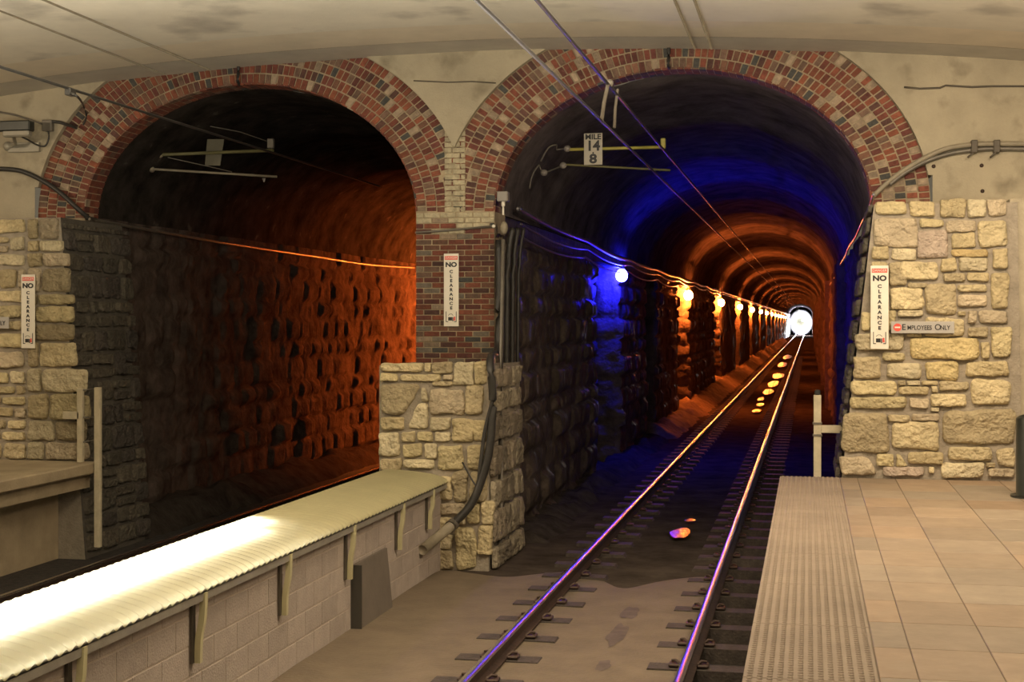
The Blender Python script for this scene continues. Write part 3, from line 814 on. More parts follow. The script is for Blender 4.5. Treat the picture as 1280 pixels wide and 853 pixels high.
# ------------------------------------------------------------------ barrier wall with corrugated cover
XBf = -3.95
bw = thing('barrier_wall', 'low concrete block wall between the two tracks under a corrugated cover', 'barrier', (-4.3, 9, 0))
mb = MB(); zc = .02; row = 0
while zc < .98:
    y = 3.5 - (row % 2) * .2
    while y < YW:
        a, b = y, min(y + .4, YW - .005)
        k = random.uniform(.9, 1.06)
        if b - a > .05: mb.bevbox(XBf - .19, XBf, a + .005, b - .005, zc + .005, min(zc + .195, 1.0), .004, (.42 * k, .36 * k, .315 * k))
        y += .4
    zc += .2; row += 1
mb.build('blocks', M['block'], bw)
mb = MB(); mb.box(XBf - .185, XBf - .004, 3.5, YW - .005, 0, 1.0); mb.build('mortar', M['block_mortar'], bw)
mb = MB(); mb.box(-4.62, -4.5, 3.5, YW - .01, 0, 1.0); mb.build('rear_wall', M['platform'], bw)

cv = thing('barrier_cover', 'long corrugated curved cream cover glowing white on top of the block wall', 'cover', (-4.26, 9, 1.0))
CX0, CX1 = -4.66, -3.86
def cover_pt(s, y):
    # s 0 back .. 1 front
    if s < .25: q = s / .25; x = CX0 + .10 * (1 - math.cos(q * math.pi / 2)); z = 1.0 + .10 * math.sin(q * math.pi / 2)
    else:
        q = (s - .25) / .75; x = CX0 + .10 + (CX1 - CX0 - .10) * math.sin(q * math.pi / 2) ; z = 1.0 + .10 - (.115) * (1 - math.cos(q * math.pi / 2)) * 1.0
    return x, z
mb = MB(); pitch = .105; st = pitch / 8; y0c, y1c = 4.5, YW - .02; ny = int((y1c - y0c) / st)
def fcov(a, b):
    y = y0c + (y1c - y0c) * a; x, z = cover_pt(b, y)
    s_ = math.sin(2 * math.pi * y / pitch); return (x + .5 * .007 * s_ * b, y, z + .012 * s_)
mb.grid(fcov, ny, 16); sh = mb.build('corrugated_shell', M['cover'], cv)
mb = MB(); mb.box(CX1 - .03, CX1 - .012, y0c, y1c, .915, .985); mb.box(CX1 - .09, CX1 - .012, y0c, y1c, .965, .975); mb.build('edge_trim', M['galv'], cv)
for (tx, te) in ((-4.52, 11.3), (-4.37, 11.15), (-4.23, 10.7)):
    mb = MB(); mb.tube([(tx, y0c, 1.045), (tx, te, 1.045)], .013, 10); o = mb.build('fluorescent_tube', M['tube'], cv); o['label'] = 'glowing strip lamp under the cover'
def bracket(u, v, ut, vt):
    b = P(u, v, X=XBf + .03); y = b.y
    t = P(ut, vt, X=CX1)
    z0 = b.z; zt = .965
    st_ = MB(); st_.box(XBf + .002, XBf + .022, y - .012, y + .035, z0, .96); s = st_.build('strap', M['strap'], cv)
    m = MB()
    pts = smooth_path([(XBf + .045, y + .03, z0), (XBf + .05, y + .03, z0 + .16), (XBf + .07, y + .04, .80), (CX1 - .02, y + .06, zt)], 6)
    w2 = .02
    vs = []
    for p in pts: vs += [(p.x - .02, p.y - w2, p.z), (p.x + .02, p.y - w2, p.z), (p.x + .02, p.y + w2, p.z), (p.x - .02, p.y + w2, p.z)]
    n = len(pts)
    fs = [(i * 4 + k, i * 4 + (k + 1) % 4, (i + 1) * 4 + (k + 1) % 4, (i + 1) * 4 + k) for i in range(n - 1) for k in range(4)] + [(0, 1, 2, 3), tuple(range(4 * n - 4, 4 * n))]
    m.add(vs, fs); m.build('bracket', M['cream'], cv)
for q in ((88, 905, 118, 797), (243, 830, 268, 733), (352, 770, 369, 687), (434, 725, 450, 654), (497, 688, 510, 627), (535, 662, 546, 608)): bracket(*q)

# grey board leaning on the barrier
pa = P(447, 785, X=XBf + .06); pb = P(487, 737, X=XBf + .06); pc = P(487, 683, X=XBf + .03)
bd = thing('leaning_board', 'square grey board leaning against the block wall', 'board', (XBf + .08, pa.y, .03))
mb = MB(); y0, y1, zt = pa.y, pb.y, pc.z
mb.add([(XBf + .09, y0, .03), (XBf + .09, y1, .03), (XBf + .035, y1, zt), (XBf + .035, y0, zt), (XBf + .065, y0, .03), (XBf + .065, y1, .03), (XBf + .01, y1, zt), (XBf + .01, y0, zt)],
       [(0, 1, 2, 3), (4, 7, 6, 5), (1, 5, 6, 2), (3, 2, 6, 7)]); mb.build('board_face', M['panel'], bd)
mb = MB(); mb.box(XBf + .0, XBf + .10, y0 - .012, y0 + .004, .03, zt); mb.build('board_edge', M['panel_edge'], bd)

# ------------------------------------------------------------------ cables and pipes around the pier
def cable(name, pts, r, m, label, cat, k=6, group=None, smooth=True):
    mb = MB(); mb.tube(smooth_path(pts, k) if smooth else pts, r, 8)
    return tag(mb.build(name, M[m]), label, cat, group)
pp = thing('conduit_sleeve', 'fat grey pipe slanting from the block wall up to the pier', 'pipe', P(530, 690, Y=14.7))
mb = MB(); a = P(528, 688, Y=14.3); b = P(566, 656, Y=15.0); mb.tube([a, b], .055, 12); mb.build('pipe', M['tancond'], pp)
mb = MB(); mb.tube([a.lerp(b, .9), a.lerp(b, 1.03)], .065, 12); mb.build('collar', M['conduit'], pp)
cable('power_cable', [P(565, 657, Y=15.0), P(588, 632, Y=15.06), P(602, 600, Y=15.1), P(612, 560, Y=15.12), P(616, 500, Y=15.14), P(613, 450, Y=15.2), P(621, 440, Y=16.2), P(624, 400, Y=16.36), P(624, 300, Y=16.36)], .045, 'cable', 'thick black cable curving from the grey sleeve up the stone pier', 'cable')
cable('power_cable', [P(566, 658, Y=15.02), P(584, 640, Y=15.06), P(596, 612, Y=15.1), P(600, 585, Y=15.1), P(606, 540, Y=15.12), P(616, 500, Y=15.12)], .022, 'cable', 'thinner black cable looping beside the thick one on the stone pier', 'cable')
cable('power_cable', [P(578, 578, Y=15.1), P(590, 600, Y=15.1), P(598, 612, Y=15.08)], .010, 'cable', 'short thin cable crossing the pier stones to the thick cable', 'cable')
cable('vertical_conduit', [P(625, 690, Y=15.7), P(626, 560, Y=15.75), P(627, 440, Y=15.8), P(629, 300, Y=16.3)], .026, 'conduit', 'slim grey conduit running down the corner of the pier', 'conduit', smooth=False)
for i, (du, r, lb) in enumerate(((6, .035, 'widest dark riser pipe beside the brick pier'), (13, .03, 'middle dark riser pipe beside the brick pier'), (20, .022, 'rightmost thin dark riser pipe beside the brick pier'))):
    yy = 16.62 + i * .22
    cable('riser_pipe', [(P(626 + du, 640, Y=yy).x, yy, .0), P(627 + du, 450, Y=yy), P(629 + du, 330, Y=yy), P(635 + du, 285, Y=yy)], r, 'cable', lb, 'pipe')
cable('thin_conduit', [P(519, 291, Y=YB - .03), P(560, 288, Y=YB - .03), P(616, 283, Y=YB - .03)], .013, 'conduit', 'thin level conduit across the brick pier above the sign', 'conduit', smooth=False)
jb = thing('junction_box', 'pale small junction box with a hanging fitting inside the right tunnel mouth', 'junction box', P(628, 246, Y=16.5))
c = P(629, 246, Y=16.5); mb = MB(); mb.bevbox(c.x - .065, c.x + .065, c.y - .06, c.y + .06, c.z - .06, c.z + .06, .01); mb.build('box', M['insul'], jb)
mb = MB(); mb.tube([P(629, 252, Y=16.44), P(629, 258, Y=16.44)], .022, 8); mb.tube([P(629, 258, Y=16.44), P(629, 269, Y=16.44)], .013, 8); mb.build('hanging_fitting', M['white'], jb)
c = P(630, 285, Y=16.5); mb = MB(); mb.sphere(c, .06, sq=(.8, .8, 1.3)); mb.build('bell', M['tancond'], jb)
mb = MB(); mb.sphere(P(617, 283, Y=16.4), .022); mb.build('cap', M['white'], jb)

# tunnel wall cables
def wall_cable(u0, v0, X, zfar, r, lab, sag, seed, m='shiny', y1=300, n=60, first=17.6, amp=.0):
    pts = []
    z0 = P(u0, v0, X=X).z; y0 = P(u0, v0, X=X).y
    for i in range(n + 1):
        q = (i / n) ** 1.8; y = y0 + (y1 - y0) * q
        z = z0 + (zfar - z0) * min(1, (y - y0) / 10)
        ph = ((y - y0) % 5.6) / 5.6
        z -= sag * (4 * ph * (1 - ph)) * (1 if y < 60 else 0)
        z += amp * noise.noise(Vector((y * 1.3, seed, 0)))
        pts.append((X, y, z))
    mb = MB(); mb.tube(pts, r, 6); return tag(mb.build('tunnel_cable', M[m]), lab, 'cable')
wall_cable(648, 261, XL + .10, 3.97, .032, 'uppermost and thickest cable on the left wall of the lit tunnel', .04, 1, n=160)
wall_cable(651, 280, XL + .10, 3.88, .015, 'middle sagging cable on the left wall of the lit tunnel', .08, 2, n=160)
wall_cable(645, 292, XL + .09, 3.74, .015, 'lowest sagging cable on the left wall of the lit tunnel', .09, 3, n=160, y1=44)
pts = [P(u, v, X=XR - .03) for u, v in ((1092, 243), (1086, 262), (1078, 278), (1070, 296), (1062, 308), (1057, 320), (1050, 332), (1045, 344), (1040, 352), (1034, 362), (1030, 368))]
cable('wavy_cable', pts, .016, 'shiny', 'wavy cable along the right wall of the lit tunnel', 'cable', k=3)
pts = [P(u, v, X=LCX - RA + .16) for u, v in ((112, 274), (200, 290), (300, 307), (400, 322), (460, 331), (519, 335))]
cable('tunnel_cable', pts, .022, 'conduit', 'long cable along the outer wall of the dark left tunnel', 'cable')

# ------------------------------------------------------------------ overhead wires
def wire(u, v, X, r, m, lab, y1=300, y0=4, name='overhead_wire'):
    z = P(u, v, X=X).z
    mb = MB(); mb.tube([(X, y0 + (y1 - y0) * i / 30, z) for i in range(31)], r, 6); return tag(mb.build(name, M[m]), lab, 'wire')
wire(795, 193, TCX, .013, 'wire', 'lower contact wire over the right track, glinting blue at the sign')
wire(770, 117, TCX, .015, 'wire', 'upper support wire over the right track')
z_ = P(157, 133, X=LCX).z
wire(157, 133, LCX, .014, 'cable', 'contact wire running into the dark left tunnel', y1=22)
def cl_line(u, v, r, lab, y0=10):  # thin darker lines drawn along the ceiling as tubes
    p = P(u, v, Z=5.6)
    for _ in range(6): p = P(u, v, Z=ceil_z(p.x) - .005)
    x = p.x; mb = MB(); mb.tube([(x, y0, ceil_z(x)), (x, 16.36, ceil_z(x) - .012)], r, 6); return tag(mb.build('ceiling_line', M['tancond']), lab, 'wire')
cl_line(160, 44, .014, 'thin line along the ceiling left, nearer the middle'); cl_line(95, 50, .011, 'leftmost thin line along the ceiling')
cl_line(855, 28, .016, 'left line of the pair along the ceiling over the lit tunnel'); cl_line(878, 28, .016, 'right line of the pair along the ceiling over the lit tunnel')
# drop rods of the wire support
dr = thing('wire_hanger', 'pair of short drop rods hanging from the support wire in the lit tunnel mouth', 'hanger', P(762, 110, X=TCX))
for (a, b, r) in (((760, 105), (752, 152), .016), ((772, 112), (768, 160), .013)):
    mb = MB(); mb.tube([P(*a, X=TCX), P((a[0] + b[0]) / 2 - 1, (a[1] + b[1]) / 2, X=TCX), P(*b, X=TCX)], r, 6); mb.build('rod', M['strap'], dr)
mb = MB(); mb.sphere(P(762, 104, X=TCX), .035); mb.build('clamp', M['conduit'], dr)
# crown hangers on the rings
for (u0, v0, v1, ue, lab) in ((836, 58, 84, 845, 'small hanger pipe over the crown of the right brick ring'), (298, 78, 104, 312, 'small hanger pipe over the crown of the left brick ring')):
    mb = MB(); mb.tube(smooth_path([P(u0, v0, Y=YB - .05), P(u0, (v0 + v1) / 2, Y=YB - .05), P(u0, v1, Y=YB - .04), P(ue, v1 + 15, Y=YB + 1.2)], 4), .020, 6)
    mb.sphere(P(ue, v1 + 15, Y=YB + 1.2), .035); tag(mb.build('crown_hanger', M['cable']), lab, 'hanger')

# support arms and mile sign
YA = 17.8
ar = thing('wire_support_arm', 'yellow rod and lower olive rod carrying the mile sign in the lit tunnel', 'support arm', P(700, 190, Y=YA))
mb = MB(); mb.tube([P(712, 187, Y=YA), P(828, 184, Y=YA)], .020, 8); mb.build('upper_rod', M['yellow'], ar)
mb = MB(); mb.tube([P(708, 206, Y=YA), P(838, 213, Y=YA)], .014, 8); mb.build('lower_rod', M['olive'], ar)
for q in ((709, 186), (704, 207), (680, 216)):
    mb = MB(); c = P(*q, Y=YA); mb.sphere(c, .042, sq=(1.1, 1, 1)); mb.build('insulator', M['insul'], ar)
mb = MB(); mb.tube(smooth_path([P(696, 181, Y=YA), P(688, 183, Y=YA), P(682, 190, Y=YA), P(676, 202, Y=YA)], 4), .012, 6); mb.tube([P(696, 181, Y=YA), P(696, 187, Y=YA), P(708, 186, Y=YA)], .01, 6)
mb.tube(smooth_path([P(674, 206, Y=YA), P(668, 214, Y=YA), P(664, 224, Y=YA), P(662, 236, Y=YA)], 4), .012, 6); mb.tube([P(674, 206, Y=YA), P(676, 212, Y=YA), P(682, 216, Y=YA), P(704, 207, Y=YA)], .01, 6); mb.build('wall_hook', M['conduit'], ar)
mb = MB(); c = P(829, 178, Y=YA); mb.bevbox(c.x - .03, c.x + .03, c.y - .03, c.y + .03, c.z - .08, c.z + .05, .01); mb.build('end_clamp', M['yellow'], ar)
ms = thing('mile_sign', 'small white milepost sign reading MILE 14.8 hanging on the yellow rod', 'sign', P(741, 186, Y=YA - .04))
c0 = P(730, 167, Y=YA - .04); c1 = P(753, 206, Y=YA - .04)
mb = MB(); mb.bevbox(c0.x, c1.x, YA - .045, YA - .035, c1.z, c0.z, .002); mb.build('sign_plate', M['mile_white'], ms)
cxm = (c0.x + c1.x) / 2; H = c0.z - c1.z; W = c1.x - c0.x
text('MILE', 'lettering', M['black'], (cxm, YA - .047, c0.z - H * .12), H * .23, ms, sx=1.1, bold=.003)
text('14', 'lettering', M['black'], (cxm, YA - .047, c0.z - H * .41), H * .44, ms, sx=1.0, bold=.006)
mb = MB(); mb.sphere((cxm, YA - .046, c0.z - H * .62), .011, sq=(1, .2, 1)); mb.build('lettering', M['black'], ms)
text('8', 'lettering', M['black'], (cxm, YA - .047, c0.z - H * .82), H * .40, ms, sx=1.2, bold=.006)

al = thing('wire_support_arm', 'dim pair of rods in the dark left tunnel holding a blank plate', 'support arm', P(190, 190, Y=YA))
mb = MB(); mb.tube([P(188, 194, Y=YA), P(342, 188, Y=YA)], .022, 8); mb.build('upper_rod', M['olive'], al)
mb = MB(); mb.tube([P(183, 211, Y=YA), P(346, 221, Y=YA)], .016, 8); mb.build('lower_rod', M['tancond'], al)
mb = MB(); mb.tube([P(258, 157, Y=YA + .3), P(300, 165, Y=YA + .1), P(338, 178, Y=YA)], .008, 6); mb.tube([P(210, 197, Y=YA), P(260, 208, Y=YA), P(290, 215, Y=YA)], .008, 6); mb.build('stay_wire', M['conduit'], al)
for q in ((200, 194), (190, 212), (184, 184)):
    mb = MB(); mb.sphere(P(*q, Y=YA), .04); mb.build('insulator', M['tancond'], al)
mb = MB(); c = P(339, 180, Y=YA); mb.bevbox(c.x - .05, c.x + .04, c.y - .03, c.y + .03, c.z - .06, c.z + .07, .01); mb.build('end_clamp', M['conduit'], al)
mb = MB(); c = P(330, 223, Y=YA); mb.tube([c, (c.x, c.y, c.z - .05)], [.025, .008], 6); mb.build('clip', M['insul'], al)
mb = MB(); c0 = P(258, 174, Y=YA + .04); c1 = P(278, 207, Y=YA + .04)
q = [P(259, 174, Y=YA + .04), P(280, 174, Y=YA + .04), P(275, 207, Y=YA + .04), P(256, 207, Y=YA + .04)]
mb.add(q + [(p.x, p.y + .01, p.z) for p in q], [(0, 1, 2, 3), (4, 7, 6, 5), (0, 4, 5, 1), (2, 6, 7, 3), (1, 5, 6, 2), (0, 3, 7, 4)])
tag(mb.build('blank_sign', M['signback']), 'blank grey sign plate on the rods in the dark left tunnel', 'sign')

# ------------------------------------------------------------------ NO CLEARANCE signs
def clearance(u, v0, v1, wu, Y, label):
    c0 = P(u - wu / 2, v0, Y=Y); c1 = P(u + wu / 2, v1, Y=Y)
    x0, x1, zt, zb = c0.x, c1.x, c0.z, c1.z; cx = (x0 + x1) / 2; W = x1 - x0; H = zt - zb
    s = thing('clearance_sign', label, 'sign', (cx, Y, zb))
    mb = MB(); mb.bevbox(x0, x1, Y, Y + .008, zb, zt, .002); mb.build('sign_plate', M['white'], s)
    mb = MB(); mb.box(x0 + W * .07, x1 - W * .07, Y - .003, Y, zt - H * .085, zt - H * .035); mb.build('header_band', M['red'], s)
    text('DANGER', 'lettering', M['white'], (cx, Y - .004, zt - H * .060), H * .042, s, depth=.001, sx=1.0)
    text('NO', 'lettering', M['black'], (cx, Y - .002, zt - H * .155), H * .088, s, sx=1.15, bold=.0035)
    for i, ch in enumerate('CLEARANCE'):
        text(ch, 'lettering', M['black'], (cx, Y - .002, zt - H * (.25 + i * .0625)), H * .058, s, sx=1.15, bold=.002)
    zc = zb + H * .115
    mb = MB(); mb.box(cx - W * .36, cx - W * .32, Y - .003, Y, zc - H * .05, zc + H * .09); mb.box(cx + W * .32, cx + W * .36, Y - .003, Y, zc - H * .05, zc + H * .09)
    mb.box(cx - W * .36, cx - W * .2, Y - .003, Y, zc - H * .055, zc - H * .045); mb.box(cx + W * .2, cx + W * .36, Y - .003, Y, zc - H * .055, zc - H * .045)
    mb.box(cx - W * .20, cx + W * .06, Y - .003, Y, zc - H * .035, zc + H * .012)
    mb.box(cx + W * .08, cx + W * .14, Y - .003, Y, zc - H * .045, zc + H * .012)
    mb.tube([(cx - W * .2, Y - .002, zc + H * .035), (cx - W * .08, Y - .002, zc + H * .055), (cx + W * .04, Y - .002, zc + H * .055), (cx + W * .14, Y - .002, zc + H * .035)], .0025, 5); mb.build('pictogram', M['black'], s)
    mb = MB(); mb.sphere((cx + W * .22, Y, zc + H * .008), W * .06, sq=(1, .05, 1)); mb.box(cx + W * .16, cx + W * .28, Y - .003, Y, zc - H * .035, zc - H * .002); o = mb.build('pictogram_figure', M['red'], s)
    o['label'] = 'red figure'
clearance(35, 343.4, 435.6, 17, YW - .10, 'tall white NO CLEARANCE sign on the stone wall at the left platform')
clearance(564, 317.2, 408.2, 18.5, YB - .04, 'tall white NO CLEARANCE sign on the brick pier between the tunnels')
clearance(1099.5, 332.2, 436.6, 22.5, YW - .10, 'tall white NO CLEARANCE sign on the right stone wall beside the employees sign')

def emp(u0, v0, u1, v1, label):
    Y = YW - .10; c0 = P(u0, v0, Y=Y); c1 = P(u1, v1, Y=Y); W = c1.x - c0.x; H = c0.z - c1.z; cz = (c0.z + c1.z) / 2
    s = thing('employees_only_sign', label, 'sign', (c0.x, Y, c1.z))
    mb = MB(); mb.bevbox(c0.x, c1.x, Y, Y + .008, c1.z, c0.z, .003); mb.build('sign_plate', M['grey'], s)
    xc = c0.x + W * .10
    mb = MB(); n = 24; mb.add([(xc + H * .33 * math.cos(2 * math.pi * k / n), Y - .003, cz + H * .33 * math.sin(2 * math.pi * k / n)) for k in range(n)], [tuple(range(n))]); mb.build('no_entry_disc', M['red'], s)
    mb = MB(); mb.box(xc - H * .22, xc + H * .22, Y - .006, Y - .003, cz - H * .06, cz + H * .06); mb.build('no_entry_bar', M['white'], s)
    # small capitals
    text('E', 'lettering', M['black'], (c0.x + W * .20, Y - .002, cz), H * .70, s, sx=.95, bold=.001)
    text('MPLOYEES', 'lettering', M['black'], (c0.x + W * .45, Y - .002, cz - H * .04), H * .52, s, sx=.82, bold=.001)
    text('O', 'lettering', M['black'], (c0.x + W * .74, Y - .002, cz), H * .70, s, sx=.95, bold=.001)
    text('NLY', 'lettering', M['black'], (c0.x + W * .855, Y - .002, cz - H * .04), H * .52, s, sx=.82, bold=.001)
emp(1114, 402, 1193, 417, 'small grey EMPLOYEES ONLY sign with red disc on the right stone wall')
emp(-55, 396.5, 11, 411, 'small EMPLOYEES ONLY sign cut off by the left frame edge on the left stone wall')

# ------------------------------------------------------------------ gates, posts
g = thing('gate_post', 'pale square post with a side arm at the end of the right platform', 'post', P(1021, 600, Y=15.45))
a = P(1017, 600, Y=15.5); b = P(1026.5, 494, Y=15.5)
mb = MB(); mb.bevbox(a.x, b.x, 15.46, 15.54, .1, b.z, .004); mb.build('post', M['post'], g)
mb = MB(); mb.bevbox(a.x + .01, b.x - .008, 15.47, 15.53, b.z, b.z + .055, .01); mb.build('post_cap', M['postcap'], g)
c = P(1050, 532, Y=15.5); d = P(1018, 541, Y=15.5); mb = MB(); mb.bevbox(b.x, c.x + .05, 15.47, 15.53, d.z, c.z, .004); mb.build('side_arm', M['post'], g)
mb = MB(); mb.box(a.x - .01, b.x + .01, 15.45, 15.55, d.z - .035, d.z - .015); mb.box(a.x - .01, b.x + .01, 15.45, 15.55, c.z + .01, c.z + .03); mb.build('strap_band', M['conduit'], g)
g = thing('platform_end_gate', 'pair of pale posts with thin rails at the end of the left platform', 'gate', P(110, 577, Y=15.45))
for (u0, u1, v, nm) in ((97.5, 104, 486, 'post'), (119, 126, 484.5, 'post')):
    a = P(u0, 577, Y=15.12); b = P(u1, v, Y=15.12); mb = MB(); mb.bevbox(a.x, b.x, 15.09, 15.15, (ZP if u0 < 110 else .15), b.z, .004); mb.build(nm, M['post'], g)
a = P(80, 524, Y=15.12); b = P(100, 515, Y=15.12); mb = MB(); mb.bevbox(a.x, b.x, 15.09, 15.15, a.z, b.z, .004); mb.build('side_arm', M['post'], g)
for v0, v1 in ((522, 522), (553, 550), (488, 486)):
    mb = MB(); mb.tube([P(103, v0, Y=15.12), P(120, v1, Y=15.12)], .008, 6); mb.build('cross_bar', M['conduit'], g)

# bollard at the right frame edge
bl = thing('bollard', 'dark round bollard at the right frame edge on the tiled platform', 'bollard', P(1292, 621, Z=ZP))
c = P(1292, 622, Z=ZP); mb = MB()
mb.tube([(c.x, c.y, ZP), (c.x, c.y, ZP + .72), (c.x, c.y, ZP + .74), (c.x, c.y, ZP + .76)], [.155, .155, .145, .10], 32); mb.build('bollard_body', M['bollard'], bl)
mb = MB(); mb.tube([(c.x, c.y, ZP), (c.x, c.y, ZP + .02)], .205, 32); mb.build('base_flange', M['bollard'], bl)

# ------------------------------------------------------------------ conduits on the right concrete wall
Yc = YC - .04
cable('wall_conduit', [P(1300, 180, Y=Yc), P(1240, 180, Y=Yc), P(1205, 182, Y=Yc), P(1180, 187, Y=Yc), P(1155, 198, Y=Yc), P(1130, 213, Y=Yc), P(1110, 228, Y=Yc), P(1092, 245, Y=Yc + .02)], .028, 'tancond', 'upper dusty conduit bending down across the right brick ring', 'conduit')
cable('wall_conduit', [P(1300, 187, Y=Yc), P(1240, 186, Y=Yc), P(1205, 189, Y=Yc), P(1180, 194, Y=Yc), P(1155, 203, Y=Yc), P(1130, 217, Y=Yc), P(1112, 231, Y=Yc)], .024, 'conduit', 'lower grey conduit just under the dusty one', 'conduit')
for (u, lab) in ((1218, 'left dark clamp holding the wall conduits'), (1246, 'right dark clamp holding the wall conduits')):
    c = P(u, 183, Y=Yc - .03); mb = MB(); mb.bevbox(c.x - .035, c.x + .035, c.y - .02, c.y + .07, c.z - .07, c.z + .07, .008); mb.tube([(c.x - .07, c.y, c.z - .12), (c.x, c.y, c.z - .06)], .012, 6)
    tag(mb.build('conduit_clamp', M['strap']), lab, 'clamp')
for (u, v, lab) in ((1227, 207, 'rusty bolt under the conduit clamps on the right wall'), (1228, 239, 'lowest rusty bolt above the right stone wall'), (1167, 208, 'rusty bolt just right of the brick ring')):
    mb = MB(); mb.sphere(P(u, v, Y=YC), .022); tag(mb.build('wall_bolt', M['rust']), lab, 'bolt')

# left: camera, boxes, cables
sc_ = thing('security_camera', 'wall mounted security camera in a dark shield above the left stone wall', 'camera', P(20, 190, Y=YC - .1))
yy = YC - .30
a = P(2, 152, Y=yy); b = P(40, 164, Y=yy)
mb = MB(); mb.bevbox(a.x, b.x, yy - .07, yy + .07, b.z, a.z, .015); mb.build('sun_shield', M['bollard'], sc_)
a = P(5, 163, Y=yy); b = P(38, 171, Y=yy); mb = MB(); mb.bevbox(a.x, b.x, yy - .055, yy + .055, b.z, a.z, .02); mb.build('housing', M['camhouse'], sc_)
mb = MB(); c = P(3, 160, Y=yy); mb.tube([(c.x - .03, yy, c.z), (c.x + .02, yy, c.z)], .05, 12); mb.build('lens', M['glass'], sc_)
mb = MB(); mb.tube([P(17, 170, Y=yy), P(19, 180, Y=yy + .1), P(12, 184, Y=YC - .02)], .022, 8); mb.sphere(P(10, 183, Y=YC - .03), .06); mb.build('mounting_arm', M['camhouse'], sc_)
mb = MB(); mb.tube(smooth_path([P(27, 171, Y=yy), P(35, 175, Y=yy + .1), P(48, 182, Y=YC - .05), P(57, 182, Y=YC - .04), P(61, 172, Y=YC - .04), P(60, 162, Y=YC - .04)], 5), .011, 6); mb.build('camera_cable', M['cable'], sc_)
jb = thing('junction_box', 'grey junction box right of the security camera', 'junction box', P(58, 157, Y=YC - .04))
a = P(53, 150, Y=YC - .06); b = P(65, 164, Y=YC - .06); mb = MB(); mb.bevbox(a.x, b.x, YC - .08, YC, b.z, a.z, .01); mb.build('box', M['conduit'], jb)
mb = MB(); mb.tube([P(65, 152, Y=YC - .05), P(75, 153, Y=YC - .05), P(96, 160, Y=YC - .04)], .02, 8); mb.build('conduit_stub', M['cable'], jb)
a = P(11, 179, Y=YC - .02); b = P(50, 190, Y=YC - .02); mb = MB(); mb.bevbox(a.x, b.x, YC - .05, YC, b.z, a.z, .006); tag(mb.build('mounting_rail', M['camhouse']), 'grey mounting rail on the concrete under the security camera', 'bracket')
cable('wall_cable', [P(-15, 138, Y=YC - .03), P(15, 143, Y=YC - .03), P(35, 149, Y=YC - .03), P(53, 155, Y=YC - .03)], .012, 'conduit', 'thin cable slanting to the grey junction box', 'cable')
cable('wall_cable', [P(-15, 211, Y=YC - .04), P(15, 212, Y=YC - .04), P(35, 217, Y=YC - .04), P(60, 230, Y=YC - .04), P(80, 245, Y=YC - .04), P(98, 262, Y=YC - .03), P(112, 274, Y=YB + .05)], .030, 'cable', 'thick dark cable drooping across the left brick ring', 'cable')
cable('wire_jumper', [P(88, 116, X=LCX), P(98, 122, X=LCX + .0), P(104, 132, Y=16.2), P(108, 145, Y=16.3), P(104, 156, Y=YC - .04)], .012, 'cable', 'short jumper loop from the left contact wire to the wall', 'cable')
mb = MB(); c = P(88, 116, X=LCX); mb.bevbox(c.x - .03, c.x + .03, c.y - .06, c.y + .06, c.z - .03, c.z + .04, .008); tag(mb.build('wire_clamp', M['cable']), 'dark clamp on the left contact wire', 'clamp')

# ------------------------------------------------------------------ tunnel lamps
def lamp(y, z, x, m, label, group=None, big=.0, sgn=1):
    root = thing('tunnel_lamp', label, 'lamp', (x, y, z), group)
    mb = MB(); mb.sphere((x, y, z), .085 + big, n=14, m=10, sq=(1, 1, 1.1)); mb.build('globe', m, root)
    mb = MB(); mb.tube([(x, y, z + .10 + big), (x, y, z + .17 + big)], [.075, .05], 10); mb.tube([(x, y, z + .16 + big), (x - sgn * .06, y + .05, z + .2 + big), (x - sgn * .16, y + .08, z + .2 + big)], .018, 6); mb.build('lamp_holder', M['galv'], root)
p1 = P(775, 344, X=XL + .06)
lamp(28.0 - .25, p1.z, XL + .05, M['lamp_blue'], 'blue glowing wall lamp, the nearest in the lit tunnel', big=.03)
names = ['nearest orange lamp on the left wall of the lit tunnel', 'second nearest orange lamp on the left wall of the lit tunnel', 'third nearest orange lamp on the left wall of the lit tunnel', 'fourth nearest orange lamp on the left wall of the lit tunnel']
for i, (a, b, d) in enumerate(niches[2:]):
    lamp(b - .3, 2.74 + .80 - .0009 * (b - 44), XL + .02, M['lamp_orange'], names[i] if i < 4 else 'orange wall lamp in the distant row of the lit tunnel', None if i < 4 else 'distant orange lamps of the lit tunnel', big=.05)
lamp(35.6, 3.3, LCX + RA - .25, M['lamp_orange_left'], 'orange lamp on the pier side wall of the dark left tunnel', sgn=-1)


# ------------------------------------------------------------------ train
YT = 285.0; xt = TCX + .5
tr = thing('light_rail_train', 'distant light rail train with blazing white headlights at the far tunnel end', 'train', (xt, YT, .18))
mb = MB()
secs = [(0, 1.05, .5, 2.9), (.25, 1.25, .35, 3.25), (.9, 1.32, .3, 3.4), (22, 1.32, .3, 3.4)]
vs = []
for (dy, hw, zb, zt) in secs:
    vs += [(xt - hw, YT + dy, zb), (xt + hw, YT + dy, zb), (xt + hw, YT + dy, zt - .35), (xt + hw * .8, YT + dy, zt), (xt - hw * .8, YT + dy, zt), (xt - hw, YT + dy, zt - .35)]
fs = [(i * 6 + k, i * 6 + (k + 1) % 6, (i + 1) * 6 + (k + 1) % 6, (i + 1) * 6 + k) for i in range(3) for k in range(6)] + [tuple(range(6)), tuple(range(18, 24))]
mb.add(vs, fs); mb.build('car_body', M['train'], tr)
mb = MB(); mb.box(xt - .9, xt + .9, YT - .03, YT + .1, 1.7, 2.6); mb.build('windscreen', M['glass'], tr)
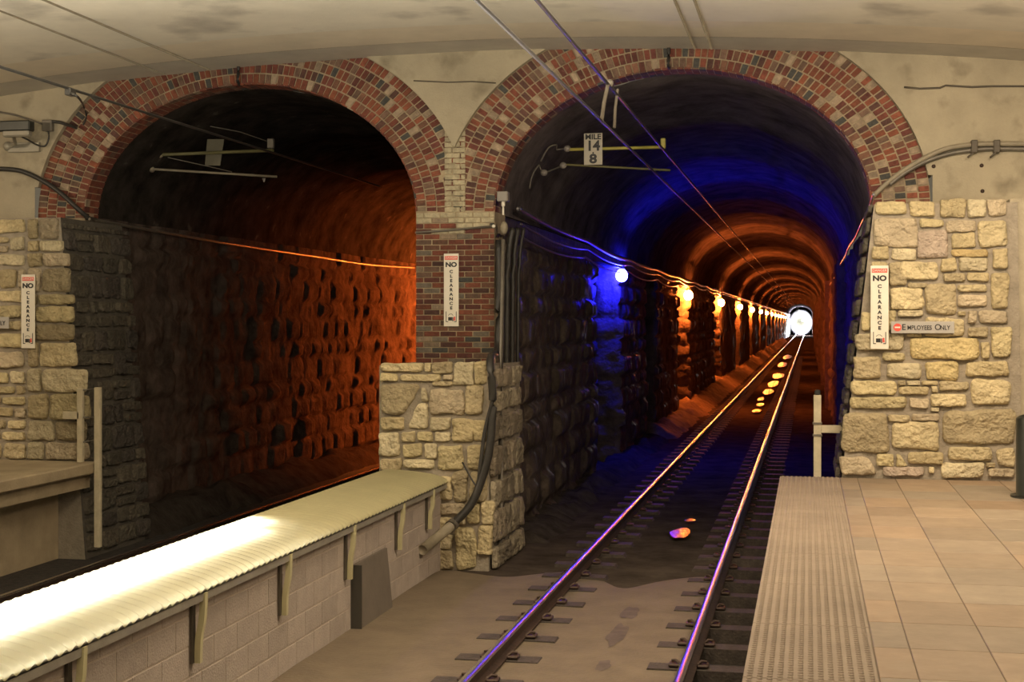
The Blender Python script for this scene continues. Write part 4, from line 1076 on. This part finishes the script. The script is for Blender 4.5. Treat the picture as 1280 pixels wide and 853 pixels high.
for (dx, z, r) in ((-.75, 1.2, .26), (.75, 1.2, .26), (0, 2.85, .26)):
    mb = MB(); n = 20
    vs = [(xt + dx + (r + .06) * math.cos(2 * math.pi * k / n), YT - q, z + (r + .06) * math.sin(2 * math.pi * k / n)) for q in (-.1, .9) for k in range(n)]
    mb.add(vs, [(k, (k + 1) % n, n + (k + 1) % n, n + k) for k in range(n)]); mb.build('beam_shield', M['postcap'], tr)  # added hoods keep the headlights off the tunnel walls
for (dx, z, r) in ((-.75, 1.2, .26), (.75, 1.2, .26), (0, 2.85, .26)):
    mb = MB(); mb.sphere((xt + dx, YT - .05, z), r, sq=(1, .4, 1)); mb.build('headlight', M['head'], tr)
for dy in (2.5, 18):
    mb = MB()
    for s in (-.75, .75): mb.tube([(xt + s - .06, YT + dy, .5), (xt + s + .06, YT + dy, .5)], .33, 20)
    mb.tube([(xt - .75, YT + dy, .5), (xt + .75, YT + dy, .5)], .08, 8); mb.build('wheelset', M['rust'], tr)

# added scattering volume standing in for the lens glow of the headlights
hm = bpy.data.materials.new('halo_scatter'); hm.use_nodes = True; nt = hm.node_tree; nt.nodes.remove(nt.nodes['Principled BSDF'])
vs_ = N(nt, 'ShaderNodeVolumeScatter'); vs_.inputs['Anisotropy'].default_value = .5; vs_.inputs['Color'].default_value = (.9, .9, 1, 1)
tc = N(nt, 'ShaderNodeTexCoord'); gr = N(nt, 'ShaderNodeTexGradient', gradient_type='SPHERICAL'); mp = N(nt, 'ShaderNodeMapping')
mp.inputs['Scale'].default_value = (1 / 2.05, 1 / 24, 1 / 2.3)
pw_ = N(nt, 'ShaderNodeMath', operation='POWER'); pw_.inputs[1].default_value = .8
ml = N(nt, 'ShaderNodeMath', operation='MULTIPLY'); ml.inputs[1].default_value = .22
nt.links.new(tc.outputs['Object'], mp.inputs['Vector']); nt.links.new(mp.outputs[0], gr.inputs[0]); nt.links.new(gr.outputs['Fac'], pw_.inputs[0])
nt.links.new(pw_.outputs[0], ml.inputs[0]); nt.links.new(ml.outputs[0], vs_.inputs['Density'])
nt.links.new(vs_.outputs[0], nt.nodes['Material Output'].inputs['Volume'])
mb = MB(); mb.sphere((-1.35, 259, 2.55), 1.0, n=24, m=16, sq=(2.05, 24, 2.3)); o = mb.build('halo', hm, origin=(-1.35, 259, 2.55)); tag(o, 'added halo of glow before the train headlights', 'halo', kind='stuff')
# unseen block added outside the frame to shade the left stone wall
mb = MB(); mb.box(-10.75, -9.7, 11.7, 12.4, ZP, 5.6); struct(mb.build('shade_column', M['concrete']))
